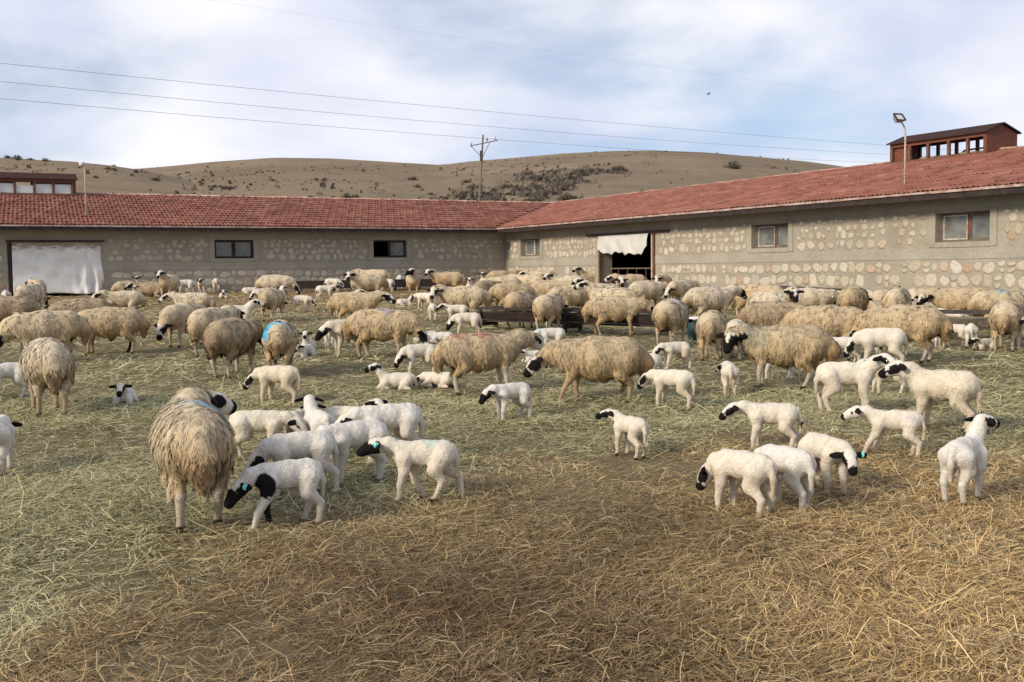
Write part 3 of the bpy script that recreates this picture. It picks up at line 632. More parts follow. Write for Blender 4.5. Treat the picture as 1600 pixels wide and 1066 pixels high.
class Prim:
    __slots__ = ('kind', 'a', 'b', 'ra', 'rb', 'k', 'tag', 'ysc', 'ax', 'r')
    def __init__(s, kind, tag, k, a, b=None, ra=0, rb=0, ysc=1.0, ax=None, r=None):
        s.kind, s.tag, s.k, s.a, s.b, s.ra, s.rb, s.ysc, s.ax, s.r = kind, tag, k, a, b, ra, rb, ysc, ax, r
    def bounds(s):
        if s.kind == 'cap':
            R = max(s.ra, s.rb) * max(1, s.ysc)
            return np.minimum(s.a, s.b) - R, np.maximum(s.a, s.b) + R
        R = max(s.r); return s.a - R, s.a + R
    def sdf(s, P):
        if s.kind == 'cap':
            d = P - s.a; e = s.b - s.a
            if s.ysc != 1.0:
                d = d * np.array([1, 1 / s.ysc, 1])
            t = np.clip((d @ e) / (e @ e + 1e-9), 0, 1)
            return np.linalg.norm(d - t[..., None] * e, axis=-1) - (s.ra + (s.rb - s.ra) * t)
        q = (P - s.a) @ s.ax.T
        k0 = np.linalg.norm(q / s.r, axis=-1); k1 = np.linalg.norm(q / (np.array(s.r) ** 2), axis=-1) + 1e-9
        return k0 * (k0 - 1) / k1

def surface_nets(D, org, h):
    ins = D < 0
    c = np.zeros(np.array(D.shape) - 1, np.int8)
    nx, ny, nz = D.shape
    offs = [(i, j, k) for i in (0, 1) for j in (0, 1) for k in (0, 1)]
    for (i, j, k) in offs:
        c += ins[i:nx - 1 + i, j:ny - 1 + j, k:nz - 1 + k]
    act = (c > 0) & (c < 8)
    idx = np.argwhere(act)
    vid = -np.ones(act.shape, np.int32); vid[act] = np.arange(len(idx))
    pos = np.zeros((len(idx), 3)); cnt = np.zeros(len(idx))
    for ax in range(3):
        o1, o2 = [o for o in range(3) if o != ax]
        for e1 in (0, 1):
            for e2 in (0, 1):
                a = idx.copy(); a[:, o1] += e1; a[:, o2] += e2
                b = a.copy(); b[:, ax] += 1
                da = D[a[:, 0], a[:, 1], a[:, 2]]; db = D[b[:, 0], b[:, 1], b[:, 2]]
                m = (da < 0) != (db < 0)
                t = da[m] / (da[m] - db[m])
                p = a[m].astype(float); p[:, ax] += t
                pos[m] += p; cnt[m] += 1
    pos = pos / cnt[:, None] * h + org
    faces = []
    for ax in range(3):
        o1, o2 = (ax + 1) % 3, (ax + 2) % 3
        sl0 = [slice(None)] * 3; sl1 = [slice(None)] * 3
        sl0[ax] = slice(0, D.shape[ax] - 1); sl1[ax] = slice(1, D.shape[ax])
        A = ins[tuple(sl0)]; B = ins[tuple(sl1)]
        e = np.argwhere(A != B)
        ok = (e[:, o1] > 0) & (e[:, o2] > 0) & (e[:, o1] < D.shape[o1] - 1) & (e[:, o2] < D.shape[o2] - 1)
        e = e[ok]
        flip = B[e[:, 0], e[:, 1], e[:, 2]]
        q = []
        for (s1, s2) in ((1, 1), (0, 1), (0, 0), (1, 0)):
            f = e.copy(); f[:, o1] -= s1; f[:, o2] -= s2
            q.append(vid[f[:, 0], f[:, 1], f[:, 2]])
        q = np.stack(q, 1)
        q[flip] = q[flip][:, ::-1]
        faces.append(q)
    return pos, np.concatenate(faces)

EWE = dict(
    trunk=[((.30, 0, .515), (.02, 0, .495), .185, .236), ((.02, 0, .495), (-.29, 0, .515), .236, .215)], ysc=.96, kt=.06,
    nb=(.335, 0, .59), nl=.27, nr=(.15, .088), sk=.078, hl=.185, nose=.046, ear=.13, fwd=.055,
    fl=[((.27, .10, .43), .08), ((.24, .11, .31), .045), ((.262, .10, .185), .0265), ((.258, .10, .07), .021), ((.276, .10, .028), .030)],
    hl_=[((-.27, .10, .46), .115), ((-.22, .12, .34), .068), ((-.335, .11, .225), .029), ((-.30, .11, .07), .022), ((-.278, .11, .028), .030)],
    tail=[((-.455, 0, .55), .075), ((-.51, 0, .44), .085), ((-.50, 0, .32), .05)], belly=.26, lump=.003)
LAMB = dict(
    trunk=[((.11, 0, .283), (0, 0, .284), .070, .073), ((0, 0, .284), (-.12, 0, .290), .073, .071)], ysc=.84, kt=.025,
    nb=(.137, 0, .318), nl=.125, nr=(.054, .039), sk=.045, hl=.098, nose=.027, ear=.082, fwd=.014,
    fl=[((.11, .045, .255), .048), ((.10, .052, .185), .031), ((.118, .05, .10), .0195), ((.114, .05, .032), .0155), ((.128, .05, .014), .019)],
    hl_=[((-.115, .04, .265), .062), ((-.09, .054, .19), .040), ((-.162, .052, .125), .0205), ((-.142, .052, .032), .016), ((-.128, .052, .014), .019)],
    tail=[((-.178, 0, .315), .022), ((-.203, 0, .23), .018), ((-.202, 0, .14), .010)], belly=.19, lump=.0032)

def make_sheep(name, kind='ewe', neck=(0, 20), head=(0, -25), swing=(0, 0, 0, 0), lie=False, fat=1.0, face='eyes', tone=0,
               paint=None, blotch=None, vox=.014, strands=0, seed=0, legs_col=None, rump=0.0, blacklegs=(), lift=None):
    """returns (body mesh, fleece mesh or None, eye positions, tag position) in the sheep's own frame, x forward, feet on z = 0"""
    rng = np.random.default_rng(seed)
    fine = kind == 'ewe' and vox < .0165
    if lift is None: lift = .16 if fine else .05
    G = EWE if kind == 'ewe' else LAMB
    S = 1.0 if kind == 'ewe' else .43
    dz = -(G['belly'] - (.03 if kind == 'ewe' else .012)) if lie else 0.0
    off = _v(0, 0, dz)
    pr = []
    for (a, b, ra, rb) in G['trunk']:
        pr.append(Prim('cap', 'wool', G['kt'], _v(*a) + off, _v(*b) + off, ra * fat, rb * fat, G['ysc']))
    nb = _v(*G['nb']) + off
    nd = _dir(*neck); ne = nb + nd * G['nl']
    mid = nb + nd * G['nl'] * .5 + _v(0, 0, .02 * S)
    r0, r1 = G['nr']
    pr.append(Prim('cap', 'wool', G['kt'], nb - _v(.06 * S, 0, .05 * S), mid, r0 * fat, (r0 + r1) * .5 * fat))
    pr.append(Prim('cap', 'neck', G['kt'] * .7, mid, ne, (r0 + r1) * .5 * fat, r1))
    hd = _dir(*head); hl = _unit(np.cross(_v(0, 0, 1), hd)); hu = np.cross(hd, hl)
    sk = ne + hd * G['fwd']
    HL = G['hl']
    nose = sk + hd * HL - hu * (.015 * S)
    brow = sk + hd * HL * .45 + hu * (.012 * S)
    pr.append(Prim('ell', 'head', .03 * S, sk, ax=np.stack([hd, hl, hu]), r=(G['sk'] * 1.15, G['sk'] * .92, G['sk'] * 1.05)))
    pr.append(Prim('cap', 'head', .03 * S, sk + hd * HL * .1, brow, G['sk'] * .82, G['sk'] * .70))
    pr.append(Prim('cap', 'head', .03 * S, brow, nose, G['sk'] * .72, G['nose']))
    pr.append(Prim('cap', 'head', .025 * S, sk - hu * .03 * S + hd * HL * .2, nose - hu * .018 * S - hd * .02 * S, G['sk'] * .6, G['nose'] * .75))
    for s in (-1, 1):
        ed = _unit(hl * s * .95 - hu * .30 - hd * .20)
        en = _unit(hu * .75 + hd * .35); en = _unit(en - ed * (en @ ed)); e3 = np.cross(ed, en)
        base = sk + hl * s * G['sk'] * .72 + hu * G['sk'] * .42 - hd * .012 * S
        pr.append(Prim('ell', 'ear', .012 * S, base + ed * G['ear'] * .5, ax=np.stack([ed, en, e3]),
                       r=(G['ear'] * .60, max(.022 * S, vox * .75), G['ear'] * .27)))
    swl = []
    for li, (chain, s, sw) in enumerate(((G['fl'], 1, swing[0]), (G['fl'], -1, swing[1]), (G['hl_'], 1, swing[2]), (G['hl_'], -1, swing[3]))):
        tag = 'leg%d' % li
        if lie:
            p0 = _v(*chain[0][0]) * _v(1, s, 1) + off
            R = chain[2][1] * 1.15
            sgn = 1 if li < 2 else 1
            kx = (.22 if li < 2 else .20) * (1 if kind == 'ewe' else .5)
            yy = s * abs(chain[0][0][1]) * (1.5 if li < 2 else 2.3)
            a1 = _v(p0[0] + kx * .6, yy, R * 1.2); a2 = _v(p0[0] - kx * .3, yy * 1.05, R)
            pr.append(Prim('cap', 'wool', .02 * S, p0, a1, chain[0][1] * .9, R * 1.3))
            pr.append(Prim('cap', tag, .015 * S, a1, a2, R * 1.1, R * .8))
            continue
        hz = chain[0][0][2]
        pts = []
        for (p, r) in chain:
            q = _v(p[0] + math.tan(math.radians(sw)) * (hz - p[2]), p[1] * s, p[2]); pts.append((q, r))
        if abs(sw) > 14 and (li >= 2) == (sw > 0):       # a swung limb bends a little at knee or hock
            pts[2] = (pts[2][0] + _v(.02 * S, 0, 0), pts[2][1])
        for n in range(len(pts) - 1):
            (a, ra), (b, rb) = pts[n], pts[n + 1]
            pr.append(Prim('cap', 'wool' if (n == 0 or (n == 1 and li >= 2)) else tag, (.05, .03, .015, .01)[n] * (1 if kind == 'ewe' else .5), a, b, ra * (fat if n == 0 else 1), rb))
    tl = [(_v(*p) + off, r) for p, r in G['tail']]
    if lie: tl = [(np.maximum(p, _v(-9, -9, r)), r) for p, r in tl]
    for n in range(2):
        pr.append(Prim('cap', 'tail', .03 * S, tl[n][0], tl[n + 1][0], tl[n][1], tl[n + 1][1]))
    lo = np.min([p.bounds()[0] for p in pr], 0) - 3 * vox; hi = np.max([p.bounds()[1] for p in pr], 0) + 3 * vox
    n = np.ceil((hi - lo) / vox).astype(int) + 1
    ax = [lo[i] + vox * np.arange(n[i]) for i in range(3)]
    D = np.full(n, .12)
    ph = rng.uniform(0, 6.28, (6, 3)); lump = G['lump']
    for p in pr:
        b0, b1 = p.bounds(); m = p.k + 2.5 * vox + lump
        i0 = np.clip(((b0 - m - lo) / vox).astype(int), 0, n - 1); i1 = np.clip(((b1 + m - lo) / vox).astype(int) + 2, 1, n)
        X, Y, Z = np.meshgrid(ax[0][i0[0]:i1[0]], ax[1][i0[1]:i1[1]], ax[2][i0[2]:i1[2]], indexing='ij')
        P = np.stack([X, Y, Z], -1)
        d = p.sdf(P)
        if p.tag in ('wool', 'tail', 'neck') and lump:
            f = 22 if kind == 'ewe' else 75
            d = d + lump * (np.sin(X * f + ph[0, 0] + np.sin(Z * f * .6 + ph[1, 0])) * np.sin(Y * f + ph[0, 1]) * .6 + .5 * np.sin(X * f * 2.1 + ph[1, 1] + Y * 9) * np.sin(Z * f * 1.1 + ph[1, 2]))
        sub = D[i0[0]:i1[0], i0[1]:i1[1], i0[2]:i1[2]]
        h = np.clip(.5 + .5 * (sub - d) / p.k, 0, 1)
        sub[...] = sub * (1 - h) + d * h - p.k * h * (1 - h)
    V, Fq = surface_nets(D, lo, vox)
    # ---- colours by part
    tags = sorted(set(p.tag for p in pr))
    dist = {t: np.min([p.sdf(V) for p in pr if p.tag == t], 0) for t in tags}
    M = np.stack([dist[t] for t in tags], 1); near = np.array(tags)[M.argmin(1)]
    def nz(P, f, s=0):
        return (np.sin(P[:, 0] * f + 1.3 + s + 1.7 * np.sin(P[:, 1] * f * .8 + s)) + np.sin(P[:, 2] * f * 1.1 + s * 2 + 1.5 * np.sin(P[:, 0] * f * .7)) + np.sin(P[:, 1] * f * 1.2 + .7 + s)) / 3
    if kind == 'ewe':
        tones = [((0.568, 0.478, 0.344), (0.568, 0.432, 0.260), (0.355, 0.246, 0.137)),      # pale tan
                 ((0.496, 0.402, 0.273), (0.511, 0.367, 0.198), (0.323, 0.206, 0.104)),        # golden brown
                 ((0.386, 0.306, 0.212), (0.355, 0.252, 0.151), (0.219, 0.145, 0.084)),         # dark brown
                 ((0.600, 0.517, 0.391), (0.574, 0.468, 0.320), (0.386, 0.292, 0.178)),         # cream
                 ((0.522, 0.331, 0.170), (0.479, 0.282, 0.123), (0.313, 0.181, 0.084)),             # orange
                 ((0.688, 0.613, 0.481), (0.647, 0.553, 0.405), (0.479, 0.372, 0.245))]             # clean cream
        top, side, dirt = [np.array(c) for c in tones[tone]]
        leg = np.array([(.50, .44, .35), (.43, .34, .235), (.55, .50, .41), (.38, .28, .175)][seed % 4]) if legs_col is None else np.array(legs_col)
        white = np.array((.66, .61, .53))
    else:
        tones = [((.67, .62, .53), (.65, .585, .485), (.43, .34, .23)), ((.66, .635, .59), (.64, .605, .55), (.46, .40, .32)), ((.63, .565, .45), (.60, .525, .40), (.42, .335, .225))]
        top, side, dirt = [np.array(c) for c in tones[tone]]
        leg = side * .97; white = np.array((.69, .65, .58))
    black = np.array((.010, .009, .009))
    def wool_col(P):
        zz = P[:, 2] - dz
        h0, h1 = (.30, .70) if kind == 'ewe' else (.2, .36)
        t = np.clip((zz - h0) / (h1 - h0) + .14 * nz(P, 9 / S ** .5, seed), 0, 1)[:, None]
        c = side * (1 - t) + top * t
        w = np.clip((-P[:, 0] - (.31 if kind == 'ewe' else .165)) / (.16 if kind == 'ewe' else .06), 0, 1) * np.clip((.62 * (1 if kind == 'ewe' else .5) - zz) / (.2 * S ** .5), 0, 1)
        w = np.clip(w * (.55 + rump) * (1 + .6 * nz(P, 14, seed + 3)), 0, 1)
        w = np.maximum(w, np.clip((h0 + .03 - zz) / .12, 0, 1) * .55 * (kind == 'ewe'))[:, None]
        c = c * (1 - w) + dirt * w
        c = c * (1 + (.08 if kind == 'ewe' else .05) * nz(P, 31 if kind == 'ewe' else 47, seed + 1)[:, None])
        if kind == 'lamb':
            t = (np.clip((.275 - zz) / .07, 0, 1) * .60 * np.clip(.6 + nz(P, 34, seed), 0, 1))[:, None]; c = c * (1 - t) + dirt * t
        if kind == 'ewe':
            t = (np.clip(nz(P, 5.5, seed * 1.7 + 2) - .18, 0, 1) * .55)[:, None]; c = c * (1 - t) + dirt * t
        if paint:
            for (px, py, pr_, col, am) in paint:
                q = np.hypot((P[:, 0] - px), (P[:, 1] - py) * .8) + .05 * nz(P, 24, 5) + .02 * nz(P, 70, 3)
                m = (np.clip((pr_ - q) / .045, 0, 1) * am * (zz > (.5 if kind == 'ewe' else .28)))[:, None]
                c = c * (1 - m) + np.array(col) * m
        if blotch:
            for (bx, by, bz, br) in blotch:
                q = np.linalg.norm((P - _v(bx, by, bz + dz)) * _v(1, .55, .8), axis=1) + .012 * nz(P, 60, 2)
                m = np.clip((br - q) / .006, 0, 1)[:, None]
                c = c * (1 - m) + black * m
        return c
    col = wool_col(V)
    Hl = (V - sk)
    u = Hl @ hd / HL; v = Hl @ hl / S; w = Hl @ hu / S
    ish = (near == 'head')
    hc = np.tile(white, (len(V), 1)) * (1 + .05 * nz(V, 40 / S, 2)[:, None])
    av = np.abs(v); j = .012 * nz(V, 70 / S, seed)
    if face == 'eyes':
        q = np.sqrt(((u - .30) * .15) ** 2 + (av - .062) ** 2 * .6 + (w - .012) ** 2) + j
        m = (q < .050) | (u > .93 + j * 4)
    elif face == 'half':
        q = np.sqrt(((u - .28) * .14) ** 2 + (av - .06) ** 2 * .5 + (w - .0) ** 2) + j
        m = (q < .068) | (u > .80 + j * 6)
    elif face == 'black':
        m = (u > -.25 + j * 5) & ~((w > .052 + j) & (u < .35))
    elif face == 'blaze':
        m = (u > -.2 + j * 5) & ~((av < .022 + j) & (w > .0) & (u < .75)) & ~((w > .055 + j) & (u < .15))
    elif face == 'small':
        q = np.sqrt(((u - .33) * .17) ** 2 + (av - .062) ** 2 * .6 + (w - .012) ** 2) + j
        m = (q < .028) | (u > .99)
    else:
        m = u > 1.02
    hc[m] = black
    col[ish] = hc[ish]
    if face in ('black', 'blaze'):
        mm = (near == 'neck') & m & (u > -.1); col[mm] = black
    em = near == 'ear'
    col[em] = black if face != 'none' else white
    for li in range(4):
        m = near == 'leg%d' % li
        z = V[:, 2] / S
        c = np.tile(leg, (len(V), 1)) * (1 + .12 * nz(V, 45, li)[:, None])
        if kind == 'ewe':
            t = np.clip((.22 - z) / .2, 0, 1)[:, None] * .45; c = c * (1 - t) + np.array((.20, .145, .09)) * t
        else:
            t = np.clip((.30 - z) / .25, 0, 1)[:, None] * (.34 + .26 * ((seed * 7 + li) % 3) / 2) * (1 + .8 * nz(V, 60, li + seed)[:, None]); c = c * (1 - t) + np.array((.40, .32, .22)) * t
        if li in blacklegs: c = np.tile(black * 1.5, (len(V), 1))
        hoof = z < (.05 if kind == 'ewe' else .055)
        c[hoof] = (.035, .028, .024) if (kind == 'ewe' or (seed + li) % 3) else (.25, .2, .15)
        if not lie: col[m] = c[m]
        else: col[m] = (leg * np.ones((len(V), 3)))[m]
    col = np.clip(col, 0, .95)
    me = bpy.data.meshes.new(name + '_body')
    me.from_pydata(V.tolist(), [], Fq.tolist())
    me.polygons.foreach_set('use_smooth', np.ones(len(me.polygons), bool))
    ca = me.color_attributes.new('Col', 'FLOAT_COLOR', 'POINT')
    ca.data.foreach_set('color', np.c_[col, np.ones(len(col))].ravel().astype(np.float32))
    me.materials.append(MAT['coat'])
    me.update()
    fm = None
    if strands:
        isw = np.isin(near, ('wool', 'tail', 'neck'))
        wf = np.where(isw[Fq].all(1))[0]
        if blotch:
            pass
        q = V[Fq[wf]]
        fn = np.cross(q[:, 2] - q[:, 0], q[:, 3] - q[:, 1]); ar = np.linalg.norm(fn, axis=1); fn = fn / (ar[:, None] + 1e-12)
        per = 12 if kind == 'ewe' else 3
        K = strands // per
        pick = rng.choice(len(wf), K, p=ar / ar.sum())
        L0, sp, W = ((.052, .012, max(.0016, (.15 if vox < .0165 else .20) * vox)) if kind == 'ewe' else (.0135, .007, .22 * vox))
        root0 = q[pick].mean(1); nn = fn[pick]
        Ls = L0 * rng.uniform(.6, 1.25, K)
        g = np.tile(_v(-.18, 0, -1.), (K, 1))
        t = g - nn * np.sum(g * nn, 1)[:, None]
        side_ = np.sign(root0[:, 1] + rng.normal(0, .03, K))
        t += np.stack([rng.normal(-.05, .09, K), side_ * .22 + rng.normal(0, .08, K), rng.normal(0, .06, K)], 1)
        t /= np.linalg.norm(t, axis=1)[:, None]
        dr = t + nn * (lift * rng.uniform(.6, 1.5, K))[:, None]; dr /= np.linalg.norm(dr, axis=1)[:, None]
        d2 = dr + _v(0, 0, -.45 if fine else -.2) - nn * (.12 if fine else .02); d2 /= np.linalg.norm(d2, axis=1)[:, None]
        tip0 = root0 + dr * (Ls * .55)[:, None] + d2 * (Ls * .45)[:, None]
        rp = np.repeat
        root = rp(root0, per, 0) + rng.normal(0, sp, (K * per, 3)); N_ = rp(nn, per, 0)
        root -= N_ * (np.sum((root - rp(root0, per, 0)) * N_, 1) + .004)[:, None]
        tj = rng.normal(0, sp * (.8 if fine else .5), (K * per, 3)); tip = rp(tip0, per, 0) + tj - N_ * np.sum(tj * N_, 1)[:, None] + (root - rp(root0, per, 0)) * (.3 if fine else .9)
        midp = root * .5 + tip * .5 + N_ * (rp(Ls, per) * (.11 if fine else .04))[:, None]
        wd = np.cross(N_, tip - root); wd += rng.normal(0, .12 if fine else .05, wd.shape) * np.linalg.norm(wd, axis=1)[:, None]
        wd /= np.linalg.norm(wd, axis=1)[:, None] + 1e-9
        wk = (W * rng.uniform(.7, 1.4, K * per))[:, None]
        vs = np.stack([root - wd * wk, root + wd * wk, midp + wd * wk * .85, midp - wd * wk * .85, tip + wd * wk * .25, tip - wd * wk * .25], 1).reshape(-1, 3)
        vs[:, 2] = np.maximum(vs[:, 2], .01)
        b = np.arange(K * per) * 6
        if not fine:                                       # short or distant wool: one quad per lock
            vs = vs.reshape(-1, 6, 3)[:, [0, 1, 4, 5]]; vs[:, 2:] = vs[:, 2:] + (vs[:, [1, 0]] - vs[:, [1, 0]].mean(1, keepdims=True)) * .6; vs = vs.reshape(-1, 3); b = np.arange(K * per) * 4
        qs = [np.stack([b + 3, b + 2, b + 1, b], 1)] + ([np.stack([b + 5, b + 4, b + 2, b + 3], 1)] if fine else [])
        for qq in qs:                                      # every lock faces outwards
            gn = np.cross(vs[qq[:, 2]] - vs[qq[:, 0]], vs[qq[:, 3]] - vs[qq[:, 1]]); bad = np.sum(gn * N_, 1) < 0
            qq[bad] = qq[bad][:, ::-1]
        fq = np.concatenate(qs); nv = 6 if fine else 4
        ns = N_ * 1.0 + rng.normal(0, .14 if fine else .10, N_.shape); ns /= np.linalg.norm(ns, axis=1)[:, None]
        stk = (.09 if fine else .11) * np.sin(root[:, 0] * 95 + 2.5 * np.sin(root[:, 1] * 31) + seed) + .07 * np.sin(root[:, 0] * 41 + root[:, 1] * 57 + 1.5)
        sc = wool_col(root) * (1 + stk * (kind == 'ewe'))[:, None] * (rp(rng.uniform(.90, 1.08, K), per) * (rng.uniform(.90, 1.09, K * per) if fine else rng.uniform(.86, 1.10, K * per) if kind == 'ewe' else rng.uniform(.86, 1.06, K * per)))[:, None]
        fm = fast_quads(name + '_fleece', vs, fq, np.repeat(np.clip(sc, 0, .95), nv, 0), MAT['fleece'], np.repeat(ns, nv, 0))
    eyes = [sk + hd * HL * .34 + hl * s * G['sk'] * .70 + hu * G['sk'] * .22 for s in (-1, 1)]
    ears = [sk + hl * s * (G['sk'] * .72 + G['ear'] * .42) + hu * (G['sk'] * .42 - G['ear'] * .12) - hd * G['ear'] * .1 for s in (-1, 1)]
    return me, fm, eyes, ears, hl
